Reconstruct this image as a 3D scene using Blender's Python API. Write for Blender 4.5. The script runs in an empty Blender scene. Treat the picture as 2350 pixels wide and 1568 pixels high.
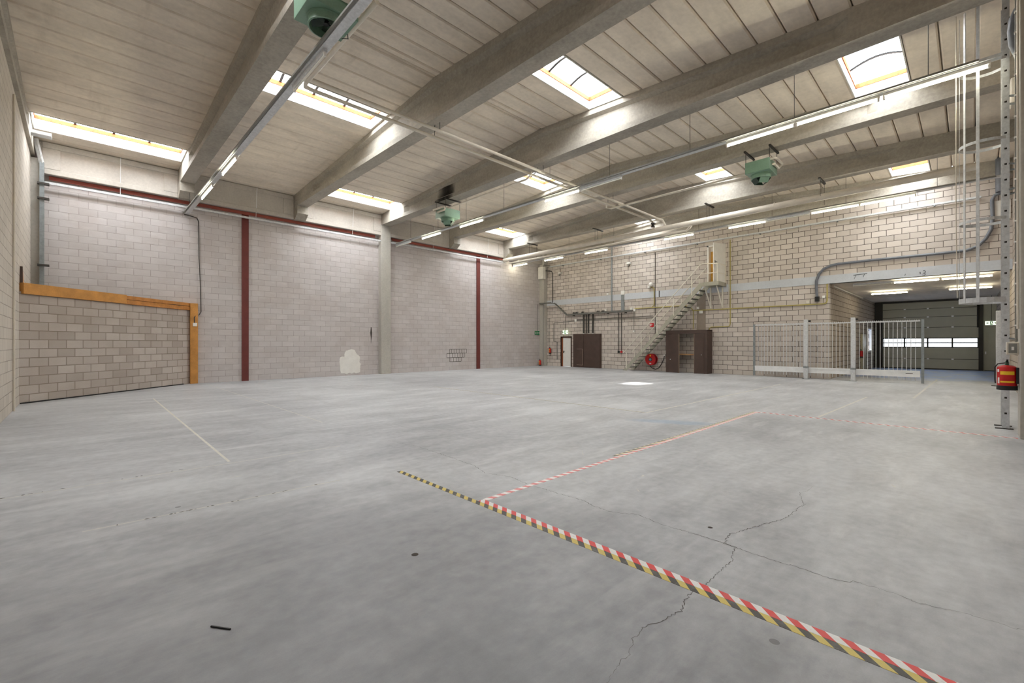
import bpy, math, random
from mathutils import Vector, Matrix
random.seed(7)
SC = bpy.context.scene
COL = SC.collection
R = math.radians

# ------------------------------------------------------------------ camera, world, sun, exposure
cam_d = bpy.data.cameras.new('camera'); cam = bpy.data.objects.new('camera', cam_d); COL.objects.link(cam)
cam_d.sensor_width = 36.0; cam_d.lens = 1022.0 / 2350 * 36.0; cam_d.shift_y = 4.0 / 2350
cam_d.clip_start = 0.05; cam_d.clip_end = 200
cam.location = (0, 0, 1.65); cam.rotation_euler = (R(90), 0, R(45.8 - 90))
SC.camera = cam
wd = bpy.data.worlds.new('sky'); SC.world = wd; wd.use_nodes = True
wd.node_tree.nodes['Background'].inputs[0].default_value = (0.86, 0.93, 1.0, 1)
wd.node_tree.nodes['Background'].inputs[1].default_value = 2.2
sun_d = bpy.data.lights.new('sun', 'SUN'); sun = bpy.data.objects.new('sun', sun_d); COL.objects.link(sun)
sun_d.energy = 9.0; sun_d.angle = R(1.5); sun_d.color = (1, .97, .9)
sun.rotation_euler = Vector((1.9, 8.0, -9.1)).to_track_quat('-Z', 'Y').to_euler()
SKY_L = 10.0          # radiance of the opal skylight domes
TUBE_L = 40.0         # radiance of the lit fluorescent tubes
vs = SC.view_settings; vs.view_transform = 'Standard'; vs.look = 'None'; vs.gamma = 1; vs.use_curve_mapping = False
SC.display_settings.display_device = 'sRGB'
vs.exposure = 1.11
SC.cycles.diffuse_bounces = 8
SC.cycles.max_bounces = 14
SC.cycles.caustics_reflective = False

# ------------------------------------------------------------------ helpers
def lin(c):
    return tuple((x / 255 / 12.92) if x / 255 <= .04045 else ((x / 255 + .055) / 1.055) ** 2.4 for x in c)

class NT:
    """tiny node-tree helper"""
    def __init__(s, name):
        s.m = bpy.data.materials.new(name); s.m.use_nodes = True
        s.t = s.m.node_tree; s.b = s.t.nodes['Principled BSDF']; s.out = s.t.nodes['Material Output']
    def n(s, typ, **kw):
        x = s.t.nodes.new(typ)
        for k, v in kw.items():
            if k.startswith('i_'):
                key = k[2:]; key = int(key) if key.isdigit() else key.replace('_', ' ')
                x.inputs[key].default_value = v
            else: setattr(x, k, v)
        return x
    def l(s, a, b): s.t.links.new(a, b)
    def mth(s, op, a, b=None, c=None):
        x = s.t.nodes.new('ShaderNodeMath'); x.operation = op
        for i, v in enumerate((a, b, c)):
            if v is None: continue
            if isinstance(v, (int, float)): x.inputs[i].default_value = v
            else: s.l(v, x.inputs[i])
        return x.outputs[0]
    def mix(s, f, a, b, mode='MIX'):
        x = s.t.nodes.new('ShaderNodeMix'); x.data_type = 'RGBA'; x.blend_type = mode
        for i, v in ((0, f), (6, a), (7, b)):
            if isinstance(v, (int, float)): x.inputs[i].default_value = v
            elif isinstance(v, tuple): x.inputs[i].default_value = (*v[:3], 1)
            else: s.l(v, x.inputs[i])
        return x.outputs[2]
    def obj(s):
        return s.n('ShaderNodeTexCoord').outputs['Object']
    def noise(s, vec, scale, detail=4, rough=.55):
        x = s.n('ShaderNodeTexNoise'); x.inputs['Scale'].default_value = scale
        x.inputs['Detail'].default_value = detail; x.inputs['Roughness'].default_value = rough
        s.l(vec, x.inputs['Vector']); return x.outputs['Fac']
    def ramp(s, f, lo, hi):
        x = s.n('ShaderNodeMapRange'); x.inputs['From Min'].default_value = lo; x.inputs['From Max'].default_value = hi
        s.l(f, x.inputs['Value']); return x.outputs[0]
    def scale(s, vec, sc, rot=0):
        x = s.n('ShaderNodeMapping'); x.inputs['Scale'].default_value = sc; x.inputs['Rotation'].default_value = (0, 0, rot)
        s.l(vec, x.inputs['Vector']); return x.outputs[0]
    def bump(s, h, strength, dist=.01):
        x = s.n('ShaderNodeBump'); x.inputs['Strength'].default_value = strength; x.inputs['Distance'].default_value = dist
        s.l(h, x.inputs['Height']); s.l(x.outputs[0], s.b.inputs['Normal'])

def M(name, rgb, rough=.6, metal=0.0, var=.12, scale=2.5, bump=0.0, fine=30):
    k = NT(name); v = k.obj(); c = lin(rgb)
    f = k.noise(v, scale, 5); g = k.noise(v, fine, 2)
    f = k.mth('ADD', k.mth('MULTIPLY', f, .7), k.mth('MULTIPLY', g, .3))
    f = k.ramp(f, .35, .65)
    a = tuple(x * (1 - var) for x in c); b = tuple(min(1, x * (1 + var)) for x in c)
    k.l(k.mix(f, a, b), k.b.inputs['Base Color'])
    k.b.inputs['Roughness'].default_value = rough; k.b.inputs['Metallic'].default_value = metal
    if bump: k.bump(g, bump, .004)
    return k.m

def emis(name, rgb, strength):
    k = NT(name); k.t.nodes.remove(k.b)
    e = k.n('ShaderNodeEmission'); e.inputs[0].default_value = (*rgb, 1); e.inputs[1].default_value = strength
    k.l(e.outputs[0], k.out.inputs[0]); return k.m

def brick(name, axis, c1, c2, mortar, msize=.012, bump=.6, fade=0.0, stain=(150, 140, 130), stainamt=.25, off=(0, 0), bw=.5, rh=.25, smooth=.1, white=0.0):
    k = NT(name); o = k.obj(); sp = k.n('ShaderNodeSeparateXYZ'); k.l(o, sp.inputs[0])
    cb = k.n('ShaderNodeCombineXYZ')
    k.l(k.mth('ADD', sp.outputs[0 if axis == 'x' else 1], off[0] + 40), cb.inputs[0])
    k.l(k.mth('ADD', sp.outputs[2], off[1] + 10), cb.inputs[1])
    wob = k.n('ShaderNodeTexNoise'); wob.inputs['Scale'].default_value = 6; k.l(o, wob.inputs['Vector'])
    vadd = k.n('ShaderNodeVectorMath', operation='MULTIPLY_ADD'); k.l(wob.outputs['Color'], vadd.inputs[0])
    vadd.inputs[1].default_value = (.010, .010, 0); k.l(cb.outputs[0], vadd.inputs[2])
    br = k.n('ShaderNodeTexBrick'); br.offset = .5; br.squash = 1
    br.inputs['Scale'].default_value = 1; br.inputs['Brick Width'].default_value = bw; br.inputs['Row Height'].default_value = rh
    br.inputs['Mortar Size'].default_value = msize; br.inputs['Mortar Smooth'].default_value = smooth; br.inputs['Bias'].default_value = 0
    br.inputs['Color1'].default_value = (*lin(c1), 1); br.inputs['Color2'].default_value = (*lin(c2), 1)
    k.l(vadd.outputs[0], br.inputs['Vector'])
    br.inputs['Mortar'].default_value = (*lin(mortar), 1)
    f1 = k.ramp(k.noise(o, 1.1, 5), .42, .68); f2 = k.noise(o, 55, 3)
    colr = br.outputs['Color']
    mid = tuple((a + b) / 2 for a, b in zip(lin(c1), lin(c2)))
    if fade:   # joints partly filled by paint
        ff = k.ramp(k.noise(k.scale(o, (.9, .9, 2.2)), 1.7, 3), .30, .72)
        colr = k.mix(k.mth('MULTIPLY', ff, fade), colr, mid)
    colr = k.mix(k.mth('MULTIPLY', f1, stainamt), colr, lin(stain))
    if white:
        fw = k.ramp(k.noise(k.scale(o, (1, 1, 3)), 2.3, 4), .55, .8)
        colr = k.mix(k.mth('MULTIPLY', fw, white), colr, lin((224, 219, 214)))
    colr = k.mix(.35, colr, k.mix(f2, (.35, .35, .35), (.65, .65, .65)), 'OVERLAY')
    k.l(colr, k.b.inputs['Base Color'])
    k.b.inputs['Roughness'].default_value = .9
    h = k.mth('SUBTRACT', k.mth('MULTIPLY', f2, .25), br.outputs['Fac'])
    k.bump(h, bump, .012); return k.m

def concrete(name, rgb, var=.16, scale=1.2, streak=None, rough=.75, bump=.15):
    k = NT(name); o = k.obj(); c = lin(rgb)
    v = k.scale(o, streak) if streak else o
    a = k.noise(v, scale, 7, .62); b = k.noise(o, 14, 4); d = k.noise(o, 70, 2)
    f = k.ramp(k.mth('ADD', k.mth('MULTIPLY', a, .65), k.mth('MULTIPLY', b, .35)), .36, .66)
    col = k.mix(f, tuple(x * (1 - var) for x in c), tuple(min(1, x * (1 + var)) for x in c))
    pit = k.ramp(d, .30, .36)
    col = k.mix(k.mth('MULTIPLY', k.mth('SUBTRACT', 1, pit), .35), col, tuple(x * .5 for x in c))
    k.l(col, k.b.inputs['Base Color']); k.b.inputs['Roughness'].default_value = rough
    k.bump(d, bump, .004); return k.m

class MB:
    """collects shapes; build() links them as ONE mesh object"""
    def __init__(s): s.v = []; s.f = []; s.mi = []
    def add(s, vs, fs, mi=0):
        o = len(s.v); s.v += [tuple(v) for v in vs]; s.f += [tuple(i + o for i in f) for f in fs]; s.mi += [mi] * len(fs); return s
    def box(s, x0, x1, y0, y1, z0, z1, mi=0):
        return s.add([(x0, y0, z0), (x1, y0, z0), (x1, y1, z0), (x0, y1, z0), (x0, y0, z1), (x1, y0, z1), (x1, y1, z1), (x0, y1, z1)],
                     [(0, 3, 2, 1), (4, 5, 6, 7), (0, 1, 5, 4), (1, 2, 6, 5), (2, 3, 7, 6), (3, 0, 4, 7)], mi)
    def bar(s, p0, p1, w, h, up=(0, 0, 1), mi=0):
        p0 = Vector(p0); p1 = Vector(p1); d = (p1 - p0).normalized(); u = Vector(up)
        if abs(d.dot(u)) > .99: u = Vector((0, 1, 0))
        sd = d.cross(u).normalized() * w / 2; u = sd.normalized().cross(d).normalized() * h / 2
        return s.add([p0 - sd - u, p0 + sd - u, p0 + sd + u, p0 - sd + u, p1 - sd - u, p1 + sd - u, p1 + sd + u, p1 - sd + u],
                     [(0, 1, 2, 3), (7, 6, 5, 4), (1, 0, 4, 5), (2, 1, 5, 6), (3, 2, 6, 7), (0, 3, 7, 4)], mi)
    def tube(s, pts, r, n=8, mi=0, closed=False):
        pts = [Vector(p) for p in pts]; m = len(pts); rings = []
        ref = None
        for i, p in enumerate(pts):
            a = pts[i - 1] if (i or closed) else pts[0]; b = pts[(i + 1) % m] if (i < m - 1 or closed) else pts[-1]
            d = (b - a).normalized()
            if ref is None:
                ref = d.cross(Vector((0, 0, 1)))
                if ref.length < .05: ref = d.cross(Vector((0, 1, 0)))
            u = (ref - d * ref.dot(d)).normalized(); ref = u; w = d.cross(u)
            k = 1.0
            if 0 < i < m - 1:
                c = (pts[i] - pts[i - 1]).normalized().dot((pts[i + 1] - pts[i]).normalized()); k = 1 / max(.55, math.sqrt(max(0, (1 + c) / 2)))
            rr = r[i] if isinstance(r, (list, tuple)) else r
            rings.append([p + (u * math.cos(t) + w * math.sin(t)) * rr * (k if n > 3 else 1) for t in [2 * math.pi * j / n for j in range(n)]])
        vs = [v for q in rings for v in q]; fs = []
        for i in range(m - 1 if not closed else m):
            a = i * n; b = ((i + 1) % m) * n
            for j in range(n): fs.append((a + j, a + (j + 1) % n, b + (j + 1) % n, b + j))
        if not closed: fs += [tuple(reversed(range(n))), tuple(range((m - 1) * n, m * n))]
        return s.add(vs, fs, mi)
    def lathe(s, prof, n=24, c=(0, 0, 0), axis='z', mi=0, a0=0, a1=360):
        full = abs(a1 - a0) >= 360; k = n if full else n + 1; vs = []
        for (r, h) in prof:
            for j in range(k):
                t = R(a0 + (a1 - a0) * j / n); x, y = r * math.cos(t), r * math.sin(t)
                p = {'z': (x, y, h), 'x': (h, x, y), 'y': (x, h, y)}[axis]
                vs.append((c[0] + p[0], c[1] + p[1], c[2] + p[2]))
        fs = []
        for i in range(len(prof) - 1):
            for j in range(n):
                a = i * k + j; b = i * k + (j + 1) % k
                fs.append((a, b, b + k, a + k))
        return s.add(vs, fs, mi)
    def prism(s, poly, axis, d0, d1, mi=0):
        """poly in the two other axes (x: yz, y: xz, z: xy) extruded along axis"""
        def P(a, b, d): return {'x': (d, a, b), 'y': (a, d, b), 'z': (a, b, d)}[axis]
        n = len(poly); vs = [P(a, b, d0) for a, b in poly] + [P(a, b, d1) for a, b in poly]
        fs = [tuple(reversed(range(n))), tuple(range(n, 2 * n))] + [(i, (i + 1) % n, n + (i + 1) % n, n + i) for i in range(n)]
        return s.add(vs, fs, mi)
    def build(s, name, mat, parent=None, smooth=True, bevel=0.0):
        me = bpy.data.meshes.new(name)
        off = Vector((0, 0, 0)); p = parent
        while p is not None: off += p.location; p = p.parent
        me.from_pydata([tuple(Vector(v) - off) for v in s.v], [], s.f); me.validate()
        for m in (mat if isinstance(mat, (list, tuple)) else [mat]): me.materials.append(m)
        import bmesh
        bm = bmesh.new(); bm.from_mesh(me); bmesh.ops.recalc_face_normals(bm, faces=bm.faces); bm.to_mesh(me); bm.free()
        if len(s.mi) == len(me.polygons): me.polygons.foreach_set('material_index', s.mi)
        if smooth:
            me.polygons.foreach_set('use_smooth', [True] * len(me.polygons)); me.set_sharp_from_angle(angle=R(35))
        o = bpy.data.objects.new(name, me); COL.objects.link(o)
        if parent is not None: o.parent = parent
        if bevel:
            b = o.modifiers.new('bevel', 'BEVEL'); b.width = bevel; b.segments = 2; b.limit_method = 'ANGLE'
        return o

def tag(o, label=None, cat=None, group=None, kind=None):
    if label: o['label'] = label
    if cat: o['category'] = cat
    if group: o['group'] = group
    if kind: o['kind'] = kind
    return o
def thing(name, label, cat, loc=(0, 0, 0), group=None, kind=None):
    o = bpy.data.objects.new(name, None); COL.objects.link(o); o.location = loc; o.empty_display_size = .2
    bpy.context.view_layer.update() if False else None
    return tag(o, label, cat, group, kind)
def dup(root, loc, rotz=None, label=None):
    def cp(o, par):
        c = o.copy(); COL.objects.link(c); c.parent = par
        for ch in o.children: cp(ch, c)
        return c
    c = cp(root, None); c.location = loc
    if rotz is not None: c.rotation_euler = (0, 0, rotz)
    if label: c['label'] = label
    return c
def struct(name, mb, mat, parent=None, label=None, cat=None, **kw):
    o = mb.build(name, mat, parent, **kw); o['kind'] = 'structure'
    if label: o['label'] = label
    if cat: o['category'] = cat
    return o

# ------------------------------------------------------------------ materials
def floor_material():
    k = NT('polished_concrete'); o = k.obj(); sp = k.n('ShaderNodeSeparateXYZ'); k.l(o, sp.inputs[0])
    a = k.noise(o, .22, 6, .6); b = k.noise(k.scale(o, (.5, 1.6, 1), .6), 1.1, 7, .65); c = k.noise(o, 9, 5); d = k.noise(o, 120, 2)
    f = k.mth('ADD', k.mth('MULTIPLY', a, .42), k.mth('MULTIPLY', b, .40)); f = k.mth('ADD', f, k.mth('MULTIPLY', c, .18))
    f = k.ramp(f, .40, .60)
    col = k.mix(f, lin((146, 147, 151)), lin((194, 195, 197)))
    st = k.ramp(k.noise(k.scale(o, (.35, 1.8, 1), .75), 1.3, 5, .6), .56, .74)     # pale drag streaks
    col = k.mix(k.mth('MULTIPLY', st, .5), col, lin((216, 216, 216)))
    dk = k.ramp(k.noise(k.scale(o, (1.5, .5, 1), .2), .55, 6, .65), .56, .76)      # dark worn fields
    col = k.mix(k.mth('MULTIPLY', dk, .6), col, lin((138, 139, 142)))
    vo = k.n('ShaderNodeTexVoronoi'); vo.inputs['Scale'].default_value = 1.05; k.l(o, vo.inputs['Vector'])    # small oil spots
    sel = k.n('ShaderNodeSeparateColor'); k.l(vo.outputs['Color'], sel.inputs[0])
    rad = k.mth('ADD', k.mth('MULTIPLY', sel.outputs[1], .035), .012)
    spot = k.mth('MULTIPLY', k.mth('LESS_THAN', vo.outputs['Distance'], rad), k.mth('GREATER_THAN', sel.outputs[0], .62))
    col = k.mix(k.mth('MULTIPLY', spot, .6), col, lin((78, 76, 76)))
    col = k.mix(.22, col, k.mix(d, (.3, .3, .3), (.7, .7, .7)), 'OVERLAY')
    # worn blue paint smear in the hall, blue painted floor beyond the opening
    nz = k.noise(o, 2.2, 5, .7)
    ex = k.mth('DIVIDE', k.mth('SUBTRACT', k.mth('ADD', sp.outputs[0], k.mth('MULTIPLY', sp.outputs[1], .45)), 10.86), .33)
    ey = k.mth('DIVIDE', k.mth('SUBTRACT', sp.outputs[1], 4.3), 1.05)
    rr = k.mth('ADD', k.mth('MULTIPLY', ex, ex), k.mth('MULTIPLY', ey, ey))
    msk = k.ramp(k.mth('ADD', rr, k.mth('MULTIPLY', nz, 1.6)), 1.75, .9)
    col = k.mix(k.mth('MULTIPLY', msk, .42), col, lin((116, 150, 182)))
    bl = k.ramp(k.mth('ADD', sp.outputs[0], k.mth('MULTIPLY', k.noise(o, .9, 6, .7), 7.0)), 30.2, 32.5)
    wear = k.ramp(k.noise(k.scale(o, (.5, 1, 1)), 1.6, 5, .7), .62, .45)
    col = k.mix(k.mth('MULTIPLY', bl, k.mth('ADD', k.mth('MULTIPLY', wear, .65), .3)), col, lin((136, 162, 214)))
    wx = k.mth('DIVIDE', k.mth('SUBTRACT', sp.outputs[0], .9), 2.6); wy = k.mth('DIVIDE', k.mth('SUBTRACT', sp.outputs[1], 2.6), 2.4)   # smudges and light falloff of the near corner painted into the colour
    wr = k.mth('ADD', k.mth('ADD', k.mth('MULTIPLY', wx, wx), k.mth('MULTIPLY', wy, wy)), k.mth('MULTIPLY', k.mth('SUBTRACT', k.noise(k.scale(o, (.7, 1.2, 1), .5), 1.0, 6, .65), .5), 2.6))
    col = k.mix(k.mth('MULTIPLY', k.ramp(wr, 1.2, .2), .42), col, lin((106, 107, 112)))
    k.l(col, k.b.inputs['Base Color'])
    k.l(k.mth('ADD', k.mth('MULTIPLY', b, .30), .30), k.b.inputs['Roughness'])
    k.b.inputs['Specular IOR Level'].default_value = .4
    k.bump(k.mth('ADD', c, k.mth('MULTIPLY', d, .5)), .06, .004)
    return k.m
def slab_material():
    k = NT('ceiling_slab'); o = k.obj(); c = lin((224, 213, 198))
    a = k.noise(k.scale(o, (.6, 2.0, 1)), 1.0, 6, .6); b = k.noise(o, 9, 5); d = k.noise(o, 90, 2)
    f = k.ramp(k.mth('ADD', k.mth('MULTIPLY', a, .7), k.mth('MULTIPLY', b, .3)), .36, .66)
    col = k.mix(f, tuple(x * .84 for x in c), tuple(x * 1.12 for x in c))
    w = k.ramp(k.noise(k.scale(o, (2.5, .35, 1)), 1.2, 4, .6), .60, .75)
    col = k.mix(k.mth('MULTIPLY', w, .3), col, lin((178, 166, 150)))
    rs = k.ramp(k.noise(o, .45, 5), .66, .76)
    col = k.mix(k.mth('MULTIPLY', rs, .45), col, lin((150, 116, 82)))
    k.l(col, k.b.inputs['Base Color']); k.b.inputs['Roughness'].default_value = .85; k.bump(d, .12, .004)
    return k.m
def stripes(name, axis, c1, c2, period=.132, slant=.6, wear=.0):
    k = NT(name); o = k.obj(); sp = k.n('ShaderNodeSeparateXYZ'); k.l(o, sp.inputs[0])
    al, ac = (sp.outputs[0], sp.outputs[1]) if axis == 'x' else (sp.outputs[1], sp.outputs[0])
    t = k.mth('FRACT', k.mth('DIVIDE', k.mth('ADD', k.mth('ADD', al, 50.0), k.mth('MULTIPLY', ac, slant)), period))
    col = k.mix(k.mth('GREATER_THAN', t, .5), lin(c1), lin(c2))
    nz = k.ramp(k.noise(o, 7, 5, .7), .5, .75)
    col = k.mix(k.mth('MULTIPLY', nz, .25 + wear), col, lin((168, 166, 162)))
    sc = k.ramp(k.noise(o, 60, 3), .62, .7); col = k.mix(k.mth('MULTIPLY', sc, .25), col, lin((120, 116, 112)))
    k.l(col, k.b.inputs['Base Color']); k.b.inputs['Roughness'].default_value = .45
    return k.m
def glass_material():
    k = NT('clear_glass'); k.t.nodes.remove(k.b)
    tr = k.n('ShaderNodeBsdfTransparent'); gl = k.n('ShaderNodeBsdfGlossy'); gl.inputs['Roughness'].default_value = .05
    mx = k.n('ShaderNodeMixShader'); mx.inputs[0].default_value = .06; k.l(tr.outputs[0], mx.inputs[1]); k.l(gl.outputs[0], mx.inputs[2])
    k.l(mx.outputs[0], k.out.inputs[0]); return k.m
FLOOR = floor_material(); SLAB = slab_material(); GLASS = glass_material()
BEAM = concrete('beam_concrete', (166, 160, 149), .26, .9, (1, .55, 1.6))
EDGE = concrete('edge_beam_concrete', (192, 186, 178), .14, .8)
BAND = concrete('band_concrete', (196, 200, 206), .08, .7)
COLM = concrete('column_concrete', (184, 180, 172), .14, .9, (1, 1, .4))
BR_A = brick('painted_blockwork', 'x', (205, 199, 198), (190, 184, 183), (146, 138, 134), .008, .55, .75, (176, 164, 158), .35, white=.35)
BR_B = brick('grey_blockwork', 'y', (210, 201, 193), (188, 179, 171), (62, 52, 44), .0095, .8, .0, (186, 174, 163), .3)
BR_L = brick('side_blockwork', 'y', (200, 192, 182), (188, 180, 170), (142, 132, 122), .010, .6, .3, (206, 197, 187), .4)
BR_I = brick('infill_blockwork', 'x', (196, 187, 180), (170, 159, 151), (134, 123, 110), .012, .7, .25, (158, 145, 134), .35)
BR_X = brick('passage_blockwork', 'x', (180, 168, 156), (166, 154, 142), (90, 79, 68), .0135, .8, .0, (160, 148, 134), .3)
GALV = M('galvanized_steel', (208, 210, 212), .42, .15, .14, 14)
GALVD = M('dull_galvanized', (140, 146, 148), .5, .3, .16, 10)
STEEL = M('grey_painted_steel', (168, 165, 150), .5, .1, .12, 3)
RAILM = M('pale_rail_paint', (230, 225, 212), .45, 0, .06, 3)
TREAD = M('dull_tread_steel', (104, 106, 100), .6, .2, .14, 6)
REDB = M('oxide_red_steel', (108, 48, 43), .55, 0, .12, 3)
TIMB = M('orange_timber', (198, 140, 70), .55, 0, .16, 4)
GREEN = M('green_enamel', (120, 150, 130), .38, 0, .10, 3)
GREEND = M('dark_green_enamel', (44, 62, 52), .5, 0, .1, 3)
BROWN = M('dark_brown_board', (74, 57, 50), .55, 0, .14, 3)
BROWNF = M('door_frame_brown', (62, 34, 22), .5, 0, .14, 3)
WHITE = M('white_paint', (232, 230, 225), .5, 0, .05, 4)
LINING = M('white_curb', (206, 204, 198), .6, 0, .06, 6)
RUST = M('rusty_orange_frame', (160, 84, 38), .8, 0, .45, 9)
CREAM = M('cream_pipe_paint', (214, 206, 192), .42, 0, .08, 3)
YELLOW = M('yellow_gas_paint', (178, 164, 96), .5, 0, .12, 4)
PVC = M('grey_pvc', (126, 124, 118), .55, 0, .08, 4)
DARKC = M('dark_cable', (62, 58, 54), .6, 0, .12, 6)
HOSEG = M('blue_grey_hose', (106, 110, 118), .4, 0, .12, 6)
BLACK = M('black_plastic', (26, 26, 27), .45, 0, .15, 8)
RED = M('signal_red', (190, 22, 26), .32, 0, .08, 4)
YLAB = M('yellow_label', (240, 196, 40), .5, 0, .06, 8)
OCHRE = M('yellow_inner_door', (212, 166, 70), .5, 0, .08, 3)
DOORP = M('overhead_panel', (176, 173, 156), .45, 0, .05, 2)
DARKST = M('dark_steel', (44, 40, 36), .5, .2, .12, 5)
SIGNG = M('sign_green', (20, 120, 70), .4, 0, .05, 4)
SIGNW = emis('sign_backlight', (.86, 1, .72), .75)
CHALK = M('dark_chalk', (92, 98, 104), .9, 0, .2, 20)
CRACK = M('crack_grey', (92, 88, 84), .95, 0, .25, 20)  # dark grey of the thin crack strips in the floor
JOINT = M('joint_filler', (198, 196, 190), .8, 0, .12, 12)
CHIP = M('chipped_edge', (74, 70, 62), .95, 0, .2, 15)
PALEY = M('worn_yellow_line', (208, 205, 195), .8, 0, .10, 10)
ALU = M('brushed_aluminium', (236, 237, 238), .38, .1, .06, 5)
OPAL = emis('opal_dome', (.945, .98, 1.0), SKY_L)
TUBE = emis('lit_tube', (1.0, .94, .72), TUBE_L)
TUBEX = M('unlit_tube', (226, 224, 214), .3, 0, .04, 6)
SOOT = M('soot', (70, 64, 60), .95, 0, .2, 12)
PLAST = M('plaster_patch', (150, 138, 126), .85, 0, .1, 3)
RW_Y = stripes('red_white_tape_along_y', 'y', (214, 64, 66), (226, 224, 222), slant=-1.0)
YB_Y = stripes('yellow_black_tape_along_y', 'y', (58, 56, 54), (206, 184, 96), slant=-1.0)
RW_X = stripes('red_white_tape_along_x', 'x', (222, 134, 134), (236, 232, 230), slant=.5, wear=.1)
YB_X = stripes('yellow_black_tape_along_x', 'x', (96, 90, 80), (222, 212, 170), slant=.5, wear=.25)
YB_F = stripes('faded_yellow_black_tape', 'y', (116, 111, 100), (214, 206, 180), slant=1.0, wear=.3)

# ------------------------------------------------------------------ levels of the hall
XL, YA, XB, YC = -1.16, 22.2, 24.78, -1.1        # wall faces
BX = [-1.33, 3.06, 7.40, 11.83, 16.27, 20.75, 25.12]
ZS = 7.97
def zc(y): return 9.17 - .0565 * abs(y - 10.5)

# floor with its joints, cracks and painted lines
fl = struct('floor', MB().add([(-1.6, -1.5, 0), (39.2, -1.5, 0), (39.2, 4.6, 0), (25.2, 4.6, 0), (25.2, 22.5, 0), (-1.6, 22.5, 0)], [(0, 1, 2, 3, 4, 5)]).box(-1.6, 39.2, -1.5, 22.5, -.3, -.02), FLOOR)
def ribbon(pts, w, z, jit=0.0, sub=1, taper=False):
    q = []
    for i in range(len(pts) - 1):
        a = Vector((*pts[i], 0)); b = Vector((*pts[i + 1], 0)); n = max(1, int(sub * (b - a).length / .05)) if sub > 1 else 1
        for j in range(n):
            p = a.lerp(b, j / n)
            if jit and (i or j): p += Vector((random.uniform(-jit, jit), random.uniform(-jit, jit), 0))
            q.append(p)
    q.append(Vector((*pts[-1], 0)))
    m = MB(); vs = []; n = len(q)
    for i, p in enumerate(q):
        d = (q[min(i + 1, n - 1)] - q[max(i - 1, 0)]).normalized(); s = Vector((-d.y, d.x, 0))
        ww = w * (random.uniform(.4, 1.3) if jit else 1) * (min(1, 4 * min(i, n - 1 - i) / n + .2) if taper else 1)
        vs += [(p.x - s.x * ww / 2, p.y - s.y * ww / 2, z), (p.x + s.x * ww / 2, p.y + s.y * ww / 2, z)]
    m.add(vs, [(2 * i, 2 * i + 2, 2 * i + 3, 2 * i + 1) for i in range(n - 1)]); return m
c1 = [(3.73, 7.09), (3.88, 6.07), (3.85, 5.24), (3.82, 4.66), (3.7, 4.29), (3.82, 3.98), (3.77, 3.62), (3.77, 3.17), (3.79, 2.82), (3.74, 2.67), (3.73, 2.43), (3.85, 2.23), (3.8, 1.95), (3.81, 1.72), (3.82, 1.41), (3.8, 1.32), (3.78, 1.13), (3.79, .94), (3.79, .8), (3.77, .74), (3.8, .6), (3.85, .56), (3.85, .34), (3.82, .22), (3.85, .11), (3.88, .01), (3.88, -.13), (3.9, -.6)]
c2 = [(6.08, 1.26), (5.84, 1.26), (5.72, 1.31), (5.49, 1.25), (5.33, 1.18), (5.09, 1.2), (4.84, 1.2), (4.66, 1.24), (4.48, 1.31), (4.2, 1.39), (4.03, 1.45), (3.81, 1.41), (3.8, 1.32), (3.61, 1.28), (3.54, 1.25), (3.42, 1.26), (3.2, 1.26), (3.07, 1.26), (2.92, 1.29), (2.78, 1.27), (2.65, 1.24), (2.44, 1.29), (2.35, 1.32), (2.22, 1.31), (2.11, 1.26), (1.96, 1.26), (1.83, 1.23)]
for pts in (c1, c2): struct('crack', ribbon(pts, .0055, .0012, .010, 3, True), CRACK, fl)
for a, b, w, mt in (((-1.1, 7.16), (3.0, 7.05), .026, JOINT), ((.02, 5.41), (2.25, 5.29), .024, JOINT), ((1.59, 17.0), (1.5, 7.19), .035, PALEY),
                    ((3.71, 21.9), (3.64, 9.4), .03, JOINT), ((11.86, 2.36), (17.3, 2.2), .045, PALEY), ((18.0, 1.18), (27.7, 1.04), .06, JOINT), ((9.66, 5.36), (20.2, 5.3), .05, PALEY)):
    struct('floor_joint' if mt is JOINT else 'painted_line', ribbon([a, b], w, .0010), mt, fl)
for x, y, a, l, w in ((4.98, 2.82, .3, .10, .04), (4.3, 3.15, 1.2, .16, .012), (4.45, 2.55, .8, .12, .014), (5.3, 3.95, .7, .35, .010), (1.3, 6.3, .2, .18, .02), (2.05, 6.6, .1, .16, .03), (6.7, .6, .4, .12, .03), (10.9, 1.6, .9, .5, .02)):
    c_, s_ = math.cos(a), math.sin(a)
    struct('paint_mark', ribbon([(x + c_ * l * t / 6, y + s_ * l * t / 6) for t in range(7)], w, .0010, w * .25, 2, True), JOINT, fl)
for a, b, n in (((-1.1, 7.17), (1.2, 7.18), 16), ((.1, 5.40), (2.1, 5.31), 18)):
    m = MB()
    for i in range(n):
        t = random.random(); x = a[0] + (b[0] - a[0]) * t; y = a[1] + (b[1] - a[1]) * t; l = random.uniform(.01, .055); h = random.uniform(.004, .011)
        m.prism([(x, y), (x + l * .5, y - h), (x + l, y + random.uniform(-.005, .005)), (x + l * .4, y + h)], 'z', .0005, .002)
    struct('chipped_joint_edge', m, CHIP, fl)

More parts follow.
